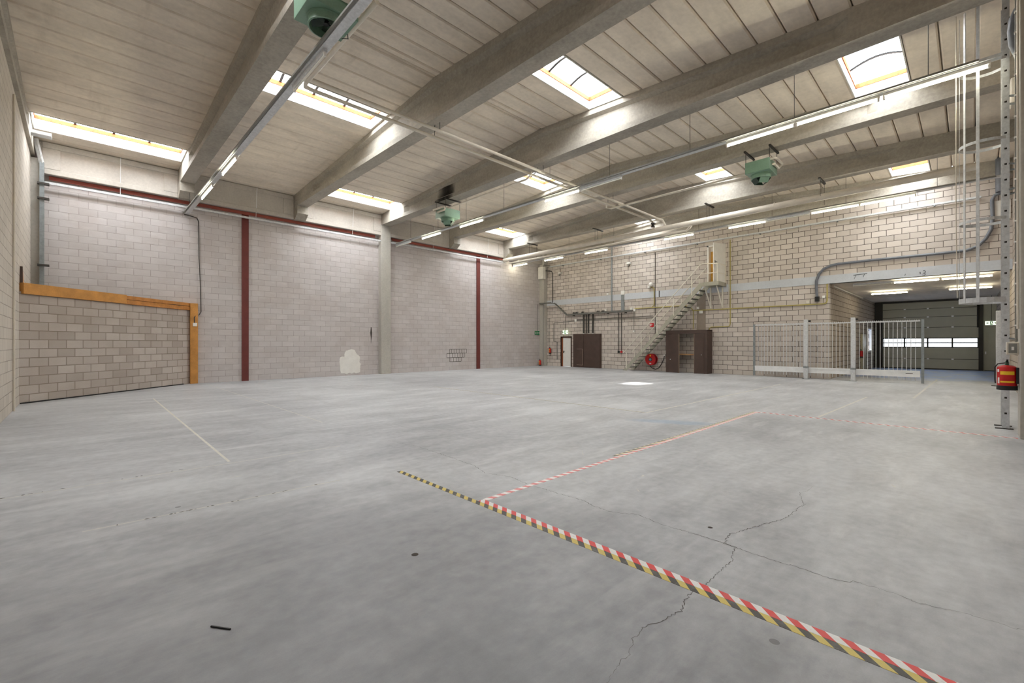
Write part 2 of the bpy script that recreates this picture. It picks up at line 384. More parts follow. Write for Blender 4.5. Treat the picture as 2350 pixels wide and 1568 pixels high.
# ------------------------------------------------------------------ ceiling slabs, skylights
edges_hi = [10.5] + [10.6 + .612 * k for k in range(0, 20)]          # towards the painted wall
edges_lo = [8.42 + .61 * k for k in range(-16, 4)] + [10.5]          # towards the ladder side
ROW = {'A': (19.78, 21.004), 'B': (13.048, 14.272), 'C': (7.20, 8.42), 'D': (1.10, 2.32)}
SKY = [(0, 'A'), (2, 'A'), (4, 'A'), (1, 'B'), (3, 'B'), (5, 'B'), (0, 'C'), (2, 'C'), (4, 'C'), (1, 'D'), (3, 'D'), (5, 'D')]
ce = MB()
for b in range(6):
    rows = [ROW[r] for bb, r in SKY if bb == b]
    for ed in (edges_lo, edges_hi):
        for y0, y1 in zip(ed[:-1], ed[1:]):
            if any(r[0] - .05 < (y0 + y1) / 2 < r[1] + .05 for r in rows):
                for xa, xb in ((BX[b], BX[b] + .26), (BX[b + 1] - (.26 if b < 5 else .46), BX[b + 1])):
                    ce.prism([(y0, zc(y0)), (y1, zc(y1)), (y1, zc(y1) + .2), (y0, zc(y0) + .2)], 'x', xa, xb)
                continue
            g, c = .013, .03; z0, z1 = zc(y0), zc(y1)
            ce.prism([(y0 + g, z0 + c), (y0 + g + c, z0), (y1 - g - c, z1), (y1 - g, z1 + c), (y1 - g, z1 + .17), (y0 + g, z0 + .17)], 'x', BX[b], BX[b + 1])
            ce.prism([(y0, z0 + .165), (y1, z1 + .165), (y1, z1 + .2), (y0, z0 + .2)], 'x', BX[b], BX[b + 1])
struct('ceiling', ce, SLAB, smooth=False)
for i, (b, r) in enumerate(SKY):
    y0, y1 = ROW[r]; x0, x1 = BX[b] + .24, BX[b + 1] - .24
    if b == 0: x0 = -1.06
    if b == 5: x1 = 24.68
    ym = (y0 + y1) / 2; za, zb = zc(y0), zc(y1); zm = max(za, zb)
    w = thing('window_%d' % (i + 1), None, None, ((x0 + x1) / 2, ym, zm), kind='structure')
    t = .03
    m = MB()
    for ya, yb, z in ((y0, y0 + t, za), (y1 - t, y1, zb)): m.box(x0, x1, ya, yb, z - .005, zm + .25)
    for xa, xb in ((x0, x0 + t), (x1 - t, x1)):
        m.prism([(y0 + t, za - .005), (y1 - t, zb - .005), (y1 - t, zm + .25), (y0 + t, zm + .25)], 'x', xa, xb)
    struct('curb_lining', m, LINING, w)
    m = MB(); z0 = zm + .25
    for ya, yb in ((y0 - .02, y0 + .05), (y1 - .05, y1 + .02)): m.box(x0 - .02, x1 + .02, ya, yb, z0, z0 + .12)
    for xa, xb in ((x0 - .02, x0 + .05), (x1 - .05, x1 + .02)): m.box(xa, xb, y0 + .05, y1 - .05, z0, z0 + .12)
    struct('rusty_frame', m, RUST, w)
    zp = z0 + .12; n = 8
    arc = [(y0 + (y1 - y0) * j / n, zp + .16 * math.sin(math.pi * j / n)) for j in range(n + 1)]
    def pane(xa, xb):
        mm = MB(); vs = [(xa, y, z) for y, z in arc] + [(xb, y, z) for y, z in arc]
        fs = [(j, j + 1, n + 2 + j, n + 1 + j) for j in range(n)]
        if xa == x0: fs.append(tuple(range(n + 1)))
        if xb == x1: fs.append(tuple(range(n + 1, 2 * n + 2)))
        return mm.add(vs, fs)
    if (b, r) == (3, 'D'):
        struct('pane', pane(x0, 13.85), OPAL, w); struct('pane', pane(15.0, x1), OPAL, w); struct('clear_pane', pane(13.85, 15.0), GLASS, w)
    else: struct('pane', pane(x0, x1), OPAL, w)
    nb = 3
    for q in range(nb):
        xx = x0 + (x1 - x0) * (q + 1) / (nb + 1)
        mm = MB(); bw_ = .035
        mm.add([(xx + sx_, y, z - dz) for dz in (.02, .05) for y, z in arc for sx_ in (-bw_, bw_)], [(2 * j, 2 * j + 1, 2 * j + 3, 2 * j + 2) for j in range(n)] + [(2 * (n + 1) + 2 * j, 2 * (n + 1) + 2 * j + 2, 2 * (n + 1) + 2 * j + 3, 2 * (n + 1) + 2 * j + 1) for j in range(n)] + [(2 * j + e_, 2 * j + 2 + e_, 2 * (n + 1) + 2 * j + 2 + e_, 2 * (n + 1) + 2 * j + e_) for j in range(n) for e_ in (0, 1)])
        struct('glazing_bar', mm, BLACK, w)

# ------------------------------------------------------------------ beams and columns
def beam(x, half=.23, y0=YC - .2, y1=21.95, ends=True):
    m = MB(); st = [(y0, 0), (1.8, 0), (2.05, 1), (10.5, 1), (19.35, 1), (19.6, 0), (y1, 0)]
    rings = []
    for y, rec in st:
        zt = zc(y); a, w1, w2 = (half, half - .16, half - .03) if rec else (half, half, half)
        rt = [(a, ZS), (a, ZS + .17), (w1, ZS + .19), (w1, zt - .24), (w2, zt - .17), (w2, zt + .01)]
        rings.append([(x + p, y, z) for p, z in rt] + [(x - p, y, z) for p, z in reversed(rt)])
    n = 12; fs = []
    for i in range(len(st) - 1):
        for j in range(n): fs.append((i * n + j, i * n + (j + 1) % n, (i + 1) * n + (j + 1) % n, (i + 1) * n + j))
    fs += [tuple(range(n)), tuple(range((len(st) - 1) * n, len(st) * n))]
    return m.add([p for q in rings for p in q], fs)
BL = ['concrete roof beam running along the left block wall', 'concrete roof beam carrying the nearest green heater', 'concrete roof beam second from the left without heater, crossed by the twin cream pipes', 'concrete roof beam resting on the free-standing wall column', 'concrete roof beam with the green heater above the staircase side', 'concrete roof beam just before the thick cream pipe', 'concrete roof beam on top of the far grey block wall']
for i, x in enumerate(BX):
    struct('trim_%d' % (i + 1), beam(x, .42 if i == 6 else .26 if i in (0, 3) else .23, y1=22.3 if i == 0 else 21.95), BEAM, smooth=False, label=BL[i])
# edge beam above the painted wall, with sunk panels between the roof beams
m = MB()
m.box(-.95, 24.4, 21.93, 22.25, 7.42, 8.5)
ed = struct('trim_8', m, EDGE, label='pale concrete edge beam along the top of the painted block wall')
for i in range(6):
    a, b_ = max(-.9, BX[i] + .24), min(24.3, BX[i + 1] - .24)
    m = MB()   # raised border leaves the middle sunk
    m.box(a, b_, 21.90, 21.935, 8.30, 8.5); m.box(a, b_, 21.90, 21.935, 7.42, 7.60)
    m.box(a, a + .45, 21.90, 21.935, 7.60, 8.30); m.box(b_ - .45, b_, 21.90, 21.935, 7.60, 8.30)
    struct('panel_border', m, EDGE, ed, bevel=.015)
for i in (1, 2, 4, 5):
    m = MB().prism([(21.45, 7.62), (21.45, 7.965), (22.2, 7.965), (22.2, 7.40), (21.75, 7.40)], 'x', BX[i] - .24, BX[i] + .24)
    struct('trim_%d' % (i + 8), m, BEAM, smooth=False, label='concrete corbel under roof beam, ' + {1: 'above the unlit end of the left lamp line', 2: 'between the two dark red posts, left of the wall column', 4: 'right of the wall column', 5: 'in the corner beside the thick cream pipe'}[i])
struct('trim_14', MB().box(11.56, 12.12, 21.88, 22.3, 0, ZS), COLM, bevel=.012, label='tall concrete column in the painted block wall')
struct('trim_15', MB().box(-1.38, -.95, 21.9, 22.3, 0, 7.9), COLM, bevel=.012, label='concrete column in the left corner behind the timber-capped wall')
struct('trim_16', MB().box(24.42, 24.95, 21.76, 22.3, 0, 8.2), COLM, bevel=.012, label='concrete column in the far corner behind the fire extinguishers')
struct('trim_17', MB().box(11.6, 12.1, -1.5, -.6, 0, ZS), COLM, bevel=.015, label='concrete column at the right edge of the view')

# ------------------------------------------------------------------ walls
def wall_x(x0, x1, y0, y1, z0, z1, holes=()):
    """slab wall with rectangular holes given in (y0,y1,z0,z1)"""
    m = MB()
    ys = sorted({y0, y1, *[h[0] for h in holes], *[h[1] for h in holes]}); zs = sorted({z0, z1, *[h[2] for h in holes], *[h[3] for h in holes]})
    for a, b in zip(ys[:-1], ys[1:]):
        for c, d in zip(zs[:-1], zs[1:]):
            if any(h[0] <= a and b <= h[1] and h[2] <= c and d <= h[3] for h in holes): continue
            m.box(x0, x1, a, b, c, d)
    return m
struct('wall_back', MB().box(-1.45, 25.1, YA, YA + .3, 0, 8.7), BR_A, smooth=False)
struct('wall_left', MB().box(XL - .3, XL, -1.4, 22.3, 0, 8.7), BR_L, smooth=False)
struct('wall_near', MB().box(-1.45, 39.1, YC - .3, YC, 0, 9.0), BR_X, smooth=False)
struct('wall_right', wall_x(XB, XB + .3, YC, 22.3, 0, ZS, [(YC, 4.52, 0, 4.40), (9.15, 10.03, 4.86, 6.95), (19.52, 20.40, 0, 2.08)]), BR_B, smooth=False)
band = struct('trim_18', MB().box(XB - .025, XB + .3, YC + .0, 12.86, 4.40, 4.78).box(XB - .025, XB + .3, 12.92, 21.76, 4.40, 4.78), BAND, label='pale concrete band across the grey block wall')
struct('band_gap', MB().box(XB - .012, XB + .1, 12.86, 12.92, 4.40, 4.78), DARKST, band)
def stroke(pts, w=.03): return MB().tube([(XB - .027, y, z) for y, z in pts], w / 2, 4)
for pts, w in ((((3.62, 4.685), (3.4, 4.695), (3.14, 4.71)), .03), (((3.53, 4.67), (3.6, 4.51)), .015), (((3.23, 4.69), (3.28, 4.56)), .02), (((1.88, 4.55), (1.90, 4.47)), .02), (((1.43, 4.58), (1.42, 4.50)), .03),
               (((1.34, 4.61), (1.29, 4.62), (1.26, 4.57), (1.28, 4.53), (1.33, 4.52), (1.28, 4.50), (1.27, 4.46), (1.30, 4.42), (1.36, 4.45)), .02)):
    struct('chalk_mark', stroke(pts, w), CHALK, band)
# passage beyond the opening
struct('wall_passage', wall_x(0, 0, 0, 0, 0, 0) if False else MB().box(25.08, 35.5, 4.52, 4.8, 0, 4.4).box(37.25, 39.1, 4.52, 4.8, 0, 4.4).box(35.5, 37.25, 4.52, 4.8, 2.62, 4.4).box(35.5, 37.25, 4.52, 4.8, 0, 1.12), BR_X, smooth=False)
struct('ceiling_passage', MB().box(25.08, 39.1, YC, 4.8, 4.40, 4.65), SLAB)
wv = thing('window_13', None, None, (36.4, 4.6, 1.12), kind='structure')
m = MB()
for a, b_, c, d in ((35.5, 37.25, 1.12, 1.2), (35.5, 37.25, 2.54, 2.62), (35.5, 35.6, 1.2, 2.54), (37.15, 37.25, 1.2, 2.54)): m.box(a, b_, 4.47, 4.6, c, d)
struct('window_frame', m, WHITE, wv); struct('pane', MB().box(35.6, 37.15, 4.58, 4.59, 1.2, 2.54), GLASS, wv)

# low diagonal wall with orange timber frame
ang = math.atan2(22.2 - 17.93, 3.24 + 1.16); L = math.hypot(22.2 - 17.93, 3.24 + 1.16)
dw = struct('wall_diagonal', MB().box(0, L, 0, .2, 0, 3.06), BR_I, smooth=False); dw.location = (-1.16, 17.93, 0); dw.rotation_euler = (0, 0, ang)
def diag(name, mb, mat, label, cat):
    o = mb.build(name, mat, None, bevel=.006); o.location = (-1.16, 17.93, 0); o.rotation_euler = (0, 0, ang); return tag(o, label, cat)
bmz = thing('timber_beam', 'orange timber beam lying along the top of the low diagonal block wall', 'beam', (-1.16, 17.93, 3.0)); bmz.rotation_euler = (0, 0, ang)
def loc_build(mb, name, mat, par, **kw):     # vertices are already local to the parent
    o = mb.build(name, mat, None, **kw); o.parent = par; return o
loc_build(MB().box(.05, L * .52, -.07, .1, 0, .30), 'plank', TIMB, bmz, bevel=.006)
loc_build(MB().box(L * .52, L - .06, -.07, .1, -.01, .14).box(L * .52, L - .06, -.066, .1, .155, .28), 'plank', M('worn_orange_timber', (188, 126, 62), .6, 0, .22, 5), bmz, bevel=.006)
loc_build(MB().box(L * .82, L - .1, -.072, .1, .14, .156), 'split', BLACK, bmz)
tag(MB().box(3.24, 3.50, 22.06, 22.19, 0, 3.28).build('timber_post', TIMB, None, bevel=.006), 'orange timber post at the right end of the low diagonal wall', 'post')
t = MB().prism([(18.15, 3.3), (18.3, 3.3), (18.72, 3.3), (18.72, 3.34), (18.34, 3.75), (18.2, 3.75)], 'x', -1.155, -1.12)
tag(t.build('timber_offcut', TIMB), 'upright timber offcut standing on the beam end at the left wall', 'timber piece')
tag(MB().prism([(18.0, 2.95), (18.06, 2.9), (18.1, 3.5), (18.04, 3.75)], 'x', -1.155, -1.10).build('timber_batten', BROWN), 'dark weathered batten fixed to the left wall beside the beam end', 'batten')
st_ = MB().box(.02, L - .35, -.025, 0, 0.0, .035)
o = st_.build('baseboard_diagonal', BLACK); o.location = (-1.16, 17.93, 0); o.rotation_euler = (0, 0, ang); o['kind'] = 'structure'

# ------------------------------------------------------------------ things on the painted wall
def simple(name, mb, mat, label, cat, group=None, **kw): return tag(mb.build(name, mat, None, **kw), label, cat, group)
simple('steel_post', MB().box(5.10, 5.36, YA - .06, YA, 0, 7.5), REDB, 'dark red steel post left of the concrete column, full wall height', 'post')
simple('steel_post', MB().box(18.38, 18.65, YA - .06, YA, 0, 7.5), REDB, 'narrower dark red steel post right of the concrete column', 'post')
REDA = M('lit_red_steel', (150, 74, 62), .6, 0, .14, 4)  # lighter copy of the post red: the angle's lit look put in the colour
simple('steel_angle', MB().box(-.74, 11.3, YA - .13, YA, 7.37, 7.40).box(-.74, 11.3, YA - .13, YA - .11, 7.27, 7.37), REDA, 'dark red steel angle under the edge beam left of the concrete column', 'steel angle')
simple('steel_angle', MB().box(12.3, 21.0, YA - .13, YA, 7.37, 7.40).box(12.3, 21.0, YA - .13, YA - .11, 7.27, 7.37), REDA, 'dark red steel angle under the edge beam right of the concrete column', 'steel angle')
pp = [(9.50, .12), (9.46, .45), (9.44, .80), (9.46, .93), (9.54, .97), (9.68, .98), (9.70, 1.16), (9.78, 1.27), (9.95, 1.32), (10.12, 1.335), (10.24, 1.30), (10.30, 1.16), (10.36, 1.08), (10.50, .98), (10.52, .86), (10.48, .70), (10.55, .58), (10.53, .38), (10.52, .13), (10.30, .10), (10.2, .14), (10.06, .09), (9.96, .14), (9.80, .08), (9.66, .13)]
pq = []
for (a, b_), (c, d) in zip(pp, pp[1:] + pp[:1]):
    for j in range(5): pq.append((a + (c - a) * j / 5 + random.uniform(-.012, .012), b_ + (d - b_) * j / 5 + random.uniform(-.012, .012)))
simple('paint_patch', MB().prism(pq, 'y', YA - .004, YA + .01), WHITE, 'white paint patch on the painted wall left of the concrete column', 'paint patch')
m = MB()
for z, xa, xb in ((1.28, 16.27, 17.58), (1.03, 16.05, 17.58), (.77, 16.05, 17.40), (.52, 16.27, 17.15)): m.box(xa, xb, YA - .004, YA, z - .012, z + .012)
for z, xs in ((1.03, (16.27, 16.42, 16.60, 16.79, 17.0, 17.2, 17.38, 17.58)), (.77, (16.05, 16.27, 16.47, 16.67, 16.87, 17.06, 17.25, 17.40)), (.52, (16.27, 16.36, 16.56, 16.76, 16.96, 17.15))):
    for x in xs: m.box(x - .012, x + .012, YA - .004, YA, z, z + .25)
o = m.build('open_joints', CHIP); o['label'] = 'dark open mortar joints around a patch of half blocks'; o.parent = bpy.data.objects['wall_back']; o['kind'] = 'structure'
o = MB().prism([(11.12, 2.5), (11.16, 2.5), (11.19, 2.2), (11.16, 1.9), (11.13, 1.6), (11.12, 1.95), (11.09, 2.2)], 'y', YA - .003, YA).build('soot_mark', SOOT); o.parent = bpy.data.objects['wall_back']; o['kind'] = 'structure'
cd = thing('cable', 'dark cable running down the painted wall to the timber post', 'cable', (3.4, YA - .02, 2.4))
MB().tube([(3.05, YA - .05, 6.86), (3.3, YA - .05, 6.84), (3.48, YA - .04, 6.80), (3.54, YA - .03, 6.65), (3.55, YA - .03, 5.2), (3.60, YA - .03, 4.0), (3.62, YA - .03, 2.95), (3.55, YA - .06, 2.82), (3.42, YA - .12, 2.78), (3.37, YA - .16, 2.70), (3.37, YA - .17, 2.47)], .016, 6).build('cord', DARKC, cd)
MB().box(3.32, 3.46, YA - .20, YA - .12, 2.34, 2.48).build('socket', WHITE, cd, bevel=.01)
# long cable rail across the painted wall, hung on rods
cr = thing('cable_rail', 'galvanized cable rail running across the whole painted wall below the edge beam', 'cable rail', (10, 21.98, 7.1))
MB().box(-1.16, 20.8, 21.95, 22.0, 7.09, 7.14).box(-1.16, 20.8, 21.94, 21.95, 7.09, 7.17).build('rail', GALV, cr)
for x in (1.1, 5.6, 10.0, 14.9, 19.1): MB().tube([(x, 21.80, 8.49), (x, 21.97, 7.14)], .010, 5).build('hanger_rod', ALU, cr)
# vertical trunking beside the left corner column
vt = thing('cable_trunking', 'galvanized vertical trunking in front of the left corner column', 'trunking', (-.9, 22.0, 3.2))
MB().box(-.95, -.84, 21.75, 21.86, 3.2, 7.75).build('duct', GALVD, vt)
MB().bar((-.9, 21.8, 7.72), (-1.03, 21.6, 8.45), .10, .08).build('elbow', GALV, vt)
MB().box(-1.16, -.62, 20.3, 20.62, 8.20, 8.24).box(-1.16, -.62, 20.3, 20.32, 8.24, 8.30).box(-1.16, -.62, 20.6, 20.62, 8.24, 8.30).build('tray', GALV, vt)
for z in (4.25, 6.5, 7.0): MB().box(-1.0, -.72, 21.70, 21.88, z, z + .06).build('clamp', DARKC, vt)
simple('conduit', MB().tube([(XL + .03, 16.16, 0), (XL + .03, 16.16, 7.5), (XL + .03, 16.2, 7.7)], .022, 8), CREAM, 'thin vertical conduit on the left block wall from floor to roof beam', 'conduit')

# ------------------------------------------------------------------ lamp lines
def batten(x, y0, y1, z, lit, label, group, top=.0):
    yc = (y0 + y1) / 2; t = thing('batten_lamp', label, 'lamp', (x, yc, z), group)
    MB().box(x - .035, x + .035, y0 - .02, y1 + .02, z + .03, z + .085).prism([(x - .035, z + .03), (x + .035, z + .03), (x + .018, z + .012), (x - .018, z + .012)], 'y', y0, y1).build('housing', GALV if not lit else WHITE, t)
    MB().tube([(x, y0 + .02, z - .018), (x, y1 - .02, z - .018)], .019, 8).build('tube', TUBE if lit else TUBEX, t)
    for yy in (y0, y1): MB().box(x - .022, x + .022, yy - .015, yy + .02, z - .045, z + .03).build('lamp_holder', WHITE, t)
    return t
def lamp_line(x, z, y0, y1, label, rods, two=True):
    t = thing('lamp_rail', label, 'cable rail', (x, (y0 + y1) / 2, z))
    m = MB().box(x - .075, x + .075, y0, y1, z + .088, z + .096).box(x - .075, x - .069, y0, y1, z + .096, z + .15).box(x + .069, x + .075, y0, y1, z + .096, z + .15)
    m.build('tray', GALV, t)
    MB().box(x - .13, x - .085, y0 + .3, y1, z + .10, z + .14).build('conduit', PVC, t)
    for y in rods: MB().tube([(x, y, z + .1), (x, y, zc(y) + .0)], .007, 5).tube([(x, y, zc(y) - .06), (x, y, zc(y))], .025, 6).build('hanger_rod', DARKC, t)
    return t
lamp_line(3.14, 6.80, -.9, 22.18, 'galvanized lamp rail of the left lamp line under the first roof beam', (21.5,))
for y in (20.0, 17.2, 14.4, 11.6, 8.9, 5.8): pass
g = 'fluorescent battens of the left lamp line'
batten(3.14, 17.27, 19.02, 6.80, True, 'lit fluorescent batten on the left lamp line, nearest to the painted wall', g)
batten(3.14, 14.23, 15.86, 6.80, True, 'second lit fluorescent batten from the painted wall on the left lamp line', g)
batten(3.14, 8.0, 9.57, 6.80, False, 'unlit white fluorescent batten on the left lamp line beside the nearest green heater', g)
lamp_line(12.57, 7.0, -.42, 21.92, 'galvanized lamp rail of the middle lamp line from the concrete column to the ladder', (20.6, 18.1, 15.9, 13.4, 10.9, 8.3, 5.6, 3.0, .6))
g = 'fluorescent battens of the middle lamp line'
for y0, y1, lit, lab in ((20.6, 22.1, False, 'unlit fluorescent batten on the middle lamp line beside the concrete column'), (17.85, 19.49, True, 'lit fluorescent batten on the middle lamp line, nearest to the concrete column'), (14.70, 16.35, True, 'lit fluorescent batten on the middle lamp line, just right of the far green heater'),
                         (9.53, 11.15, True, 'lit fluorescent batten on the middle lamp line where the twin cream pipes cross'), (7.85, 9.45, False, 'unlit fluorescent batten on the middle lamp line next to the crossing cream pipes'), (3.0, 4.58, True, 'lit fluorescent batten on the middle lamp line, third from the ladder cage'),
                         (1.40, 2.95, True, 'lit fluorescent batten on the middle lamp line, second from the ladder cage'), (-.26, 1.30, True, 'lit fluorescent batten on the middle lamp line passing behind the ladder cage')):
    batten(12.57, y0, y1, 7.0, lit, lab, g)
lamp_line(21.62, 7.0, -.9, 22.1, 'galvanized lamp rail of the far lamp line beneath the thick cream pipe', (19.8, 17.2, 14.0, 12.2, 9.2, 6.0, 3.4, .8))
g = 'fluorescent battens of the far lamp line'
for y0, y1, lit, lab in ((20.75, 22.1, True, 'lit fluorescent batten on the far lamp line, nearest to the painted wall'), (17.65, 19.2, True, 'second lit fluorescent batten from the painted wall on the far lamp line'), (14.40, 16.0, True, 'third lit fluorescent batten from the painted wall on the far lamp line'), (9.44, 11.0, True, 'lit fluorescent batten on the far lamp line up and left of the stair door'),
                         (6.24, 7.8, True, 'lit fluorescent batten on the far lamp line right of the stair door'), (4.62, 6.2, False, 'unlit fluorescent batten on the far lamp line'), (2.98, 4.55, True, 'lit fluorescent batten on the far lamp line, second from its right end'), (1.37, 2.95, True, 'lit fluorescent batten at the right end of the far lamp line')):
    batten(21.62, y0, y1, 7.0, lit, lab, g)
g = 'fluorescent battens under the passage ceiling'
for x, y0, y1, lit, lab in ((25.32, .87, 2.3, True, 'lit batten in the passage front row, left one'), (25.32, -.62, .81, True, 'lit batten in the passage front row, right one behind the ladder cage'), (25.32, 2.36, 3.7, False, 'unlit batten at the left end of the passage front row'), (30.4, 2.21, 3.68, True, 'lit batten in the passage back row, left one'), (30.4, -.73, .71, True, 'lit batten in the passage back row, right one')):
    batten(x, y0, y1, 4.28, lit, lab, g)

# ------------------------------------------------------------------ unit heaters
def heater(loc, label, vanes=True, side=0):
    t = thing('unit_heater', label, 'heater', (0, 0, 0), 'green ceiling heaters under the roof beams')
    MB().box(-.41, .41, -.36, .36, 0, .37).build('casing', GREEN, t, bevel=.008)
    MB().lathe([(.31, 0), (.31, -.02), (.285, -.025), (.285, -.12), (.295, -.125), (.295, -.14), (.27, -.145), (.265, -.0)], 32).build('fan_ring', GREEN, t)
    MB().lathe([(.0, -.07), (.05, -.07), (.055, -.02), (.0, -.015)], 12).build('hub', BLACK, t)
    for k in range(5):
        a = 2 * math.pi * k / 5; m = MB(); vs = []
        for r_, w in ((.05, .04), (.15, .09), (.25, .12)):
            for s in (-1, 1):
                th = a + s * w / r_ * .5; vs.append((r_ * math.cos(th), r_ * math.sin(th), -.05 + s * .03 - .0))
        vs2 = [(x, y, z - .004) for x, y, z in vs]
        m.add(vs + vs2, [(0, 1, 3, 2), (2, 3, 5, 4), (6, 8, 9, 7), (8, 10, 11, 9), (0, 2, 8, 6), (2, 4, 10, 8), (1, 7, 9, 3), (3, 9, 11, 5), (4, 5, 11, 10), (0, 6, 7, 1)])
        m.build('fan_blade', GREEND, t)
    for k in range(4 if vanes else 0):
        a = math.pi / 4 + math.pi / 2 * k; c, s = math.cos(a), math.sin(a)
        p0 = Vector((.25 * c, .25 * s, -.14)); p1 = Vector((.13 * c, .13 * s, -.29))
        MB().bar(p0, p1, .30, .006, up=(c, s, 0)).build('air_vane', GREEND if k % 2 else GREEN, t)
    for y in (-.37, .37):
        MB().box(-.42, .5, y - .03, y + .03, .725, .772).build('mounting_bracket', DARKST, t)
        for x in (-.36, .4): MB().tube([(x, y * .95, .36), (x, y * .95, .73)], .008, 6).build('hanger_rod', DARKST, t)
    lp = [(-.30, -.36, .33), (-.30, -.47, .33), (-.26, -.52, .33), (.40, -.52, .33), (.47, -.48, .33), (.47, -.42, .28), (.40, -.41, .22), (-.1, -.41, .22), (-.1, -.35, .22)]
    if side: lp = [(y * 1.14, -x, z) for x, y, z in lp]
    MB().tube(lp, .032, 8).build('pipe_loop', CREAM, t)
    MB().tube([(.41, .1, .1), (.43, .1, -.06), (.30, .12, -.10)], .008, 5).build('power_cord', DARKC, t)
    t.location = loc; return t
heater((3.05, 7.72, 7.2), 'green unit heater nearest to the camera, at the top edge of the view', vanes=False)
heater((11.80, 16.25, 7.2), 'green unit heater nearest to the painted wall, under a black sooted beam', side=1)
heater((16.12, 4.80, 7.2), 'green unit heater over the right half of the hall, hung from two dark brackets')
k = NT('soot_film'); o_ = k.obj(); vv = k.n('ShaderNodeVectorMath', operation='SUBTRACT'); k.l(o_, vv.inputs[0]); vv.inputs[1].default_value = (11.65, 16.2, 8.1)
v2 = k.n('ShaderNodeVectorMath', operation='MULTIPLY'); k.l(vv.outputs[0], v2.inputs[0]); v2.inputs[1].default_value = (0, 1.25, .55)
v3 = k.n('ShaderNodeVectorMath', operation='LENGTH'); k.l(v2.outputs[0], v3.inputs[0])
k.l(k.ramp(k.mth('ADD', v3.outputs['Value'], k.mth('MULTIPLY', k.noise(o_, 3, 4), .5)), 1.15, .05), k.b.inputs['Alpha']); k.b.inputs['Base Color'].default_value = (.02, .017, .015, 1); k.b.inputs['Roughness'].default_value = 1
o = MB().box(11.692, 11.696, 15.3, 17.1, ZS + .24, 8.62).box(11.562, 11.566, 15.3, 17.1, ZS + .01, ZS + .15).build('soot_mark', k.m); o.parent = bpy.data.objects['trim_4']; o['kind'] = 'structure'

# ------------------------------------------------------------------ heating pipes
def arc(c, r, a0, a1, n, plane='yz'):
    out = []
    for i in range(n + 1):
        t = R(a0 + (a1 - a0) * i / n); out.append((c[0] + r * math.cos(t), c[1] + r * math.sin(t)))
    return out
def pipe(name, label, pts, r, mat=None, n=12, clamps=()):
    t = thing(name, label, 'pipe', pts[len(pts) // 2])
    MB().tube(pts, r, n).build('pipe_run', mat or CREAM, t)
    for a, b_ in clamps: MB().tube([a, b_], .008, 5).build('hanger_rod', DARKST, t)
    return t
pipe('heating_pipe', 'upper of the twin cream pipes crossing under the roof beams', [(3.55, 5.2, 7.68), (3.55, 10.35, 7.68), (3.60, 10.5, 7.70), (3.8, 10.57, 7.72), (20.3, 10.57, 7.72), (20.45, 10.5, 7.70), (20.5, 10.4, 7.5), (20.5, 10.35, 7.3)], .045,
     clamps=[((x, 10.57, 7.72), (x, 10.57, ZS)) for x in (7.4, 11.83, 16.27)])
pipe('heating_pipe', 'lower of the twin cream pipes crossing under the roof beams, ending in valves', [(3.72, 7.2, 7.60), (3.72, 10.6, 7.60), (3.78, 10.78, 7.62), (3.95, 10.83, 7.63), (19.9, 10.83, 7.63), (20.1, 10.83, 7.6), (20.15, 10.83, 7.45), (20.35, 10.83, 7.25)], .045,
     clamps=[((x, 10.83, 7.63), (x, 10.83, ZS)) for x in (7.4, 11.83, 16.27)])
vl = thing('pipe_valve', 'dark flanged valve where the twin pipes meet the thick pipe', 'valve', (20.2, 10.83, 7.42))
MB().lathe([(.0, 7.34), (.10, 7.34), (.10, 7.37), (.06, 7.38), (.07, 7.45), (.06, 7.5), (.10, 7.51), (.10, 7.54), (0, 7.54)], 14, (20.15, 10.83, 0)).build('body', DARKST, vl)
MB().lathe([(.05, -.01), (.08, 0), (.05, .01)], 12, (20.02, 10.70, 7.44), 'x').build('hand_wheel', DARKST, vl)
pipe('heating_pipe', 'cream branch pipe leading to the far green heater', [(11.35, 10.7, 7.66), (11.35, 10.78, 7.52), (11.35, 10.95, 7.45), (11.35, 15.55, 7.45), (11.40, 15.7, 7.5)], .035)
pipe('heating_pipe', 'cream branch pipe leading to the green heater over the right half', [(16.3, 10.9, 7.63), (16.42, 11.0, 7.55), (16.55, 10.85, 7.5), (16.55, 5.35, 7.5), (16.52, 5.2, 7.5)], .035)
pipe('heating_pipe', 'second thin cream branch pipe beside the one to the right heater', [(16.75, 10.6, 7.66), (16.75, 10.4, 7.58), (16.75, 5.3, 7.58), (16.6, 5.2, 7.55)], .025)
fp = pipe('heating_pipe', 'thick cream pipe running below the last roof beam towards the right', [(20.5, 21.85, 7.22), (20.5, -.2, 7.30)], .125, n=20)
for y in (19.4, 14.4, 8.3, 4.0):
    MB().tube([(20.38, y, 7.3), (20.38, y, ZS)], .007, 5).build('hanger_rod', DARKST, fp); MB().tube([(20.63, y, 7.3), (20.63, y, ZS)], .007, 5).build('hanger_rod', DARKST, fp)
    MB().tube([(21.06, y, 7.1), (21.06, y, ZS - .03)], .007, 5).build('hanger_rod', DARKST, fp); MB().box(20.2, 21.12, y - .04, y + .04, ZS - .05, ZS).build('beam_clamp', DARKST, fp)
for y in (18.6, 15.3, 10.3, 5.6): MB().lathe([(.126, y - .02), (.132, y - .015), (.132, y + .015), (.126, y + .02)], 20, (20.5, 0, 7.235 + (22 - y) * .0036), 'y').build('pipe_band', CREAM, fp)
pipe('heating_pipe', 'thin cream pipe alongside the thick pipe, nearer the grey wall', [(20.95, 21.8, 7.08), (21.15, 9.6, 7.12), (21.15, 9.5, 7.2), (21.0, 9.3, 7.26), (20.75, 9.2, 7.28)], .055)

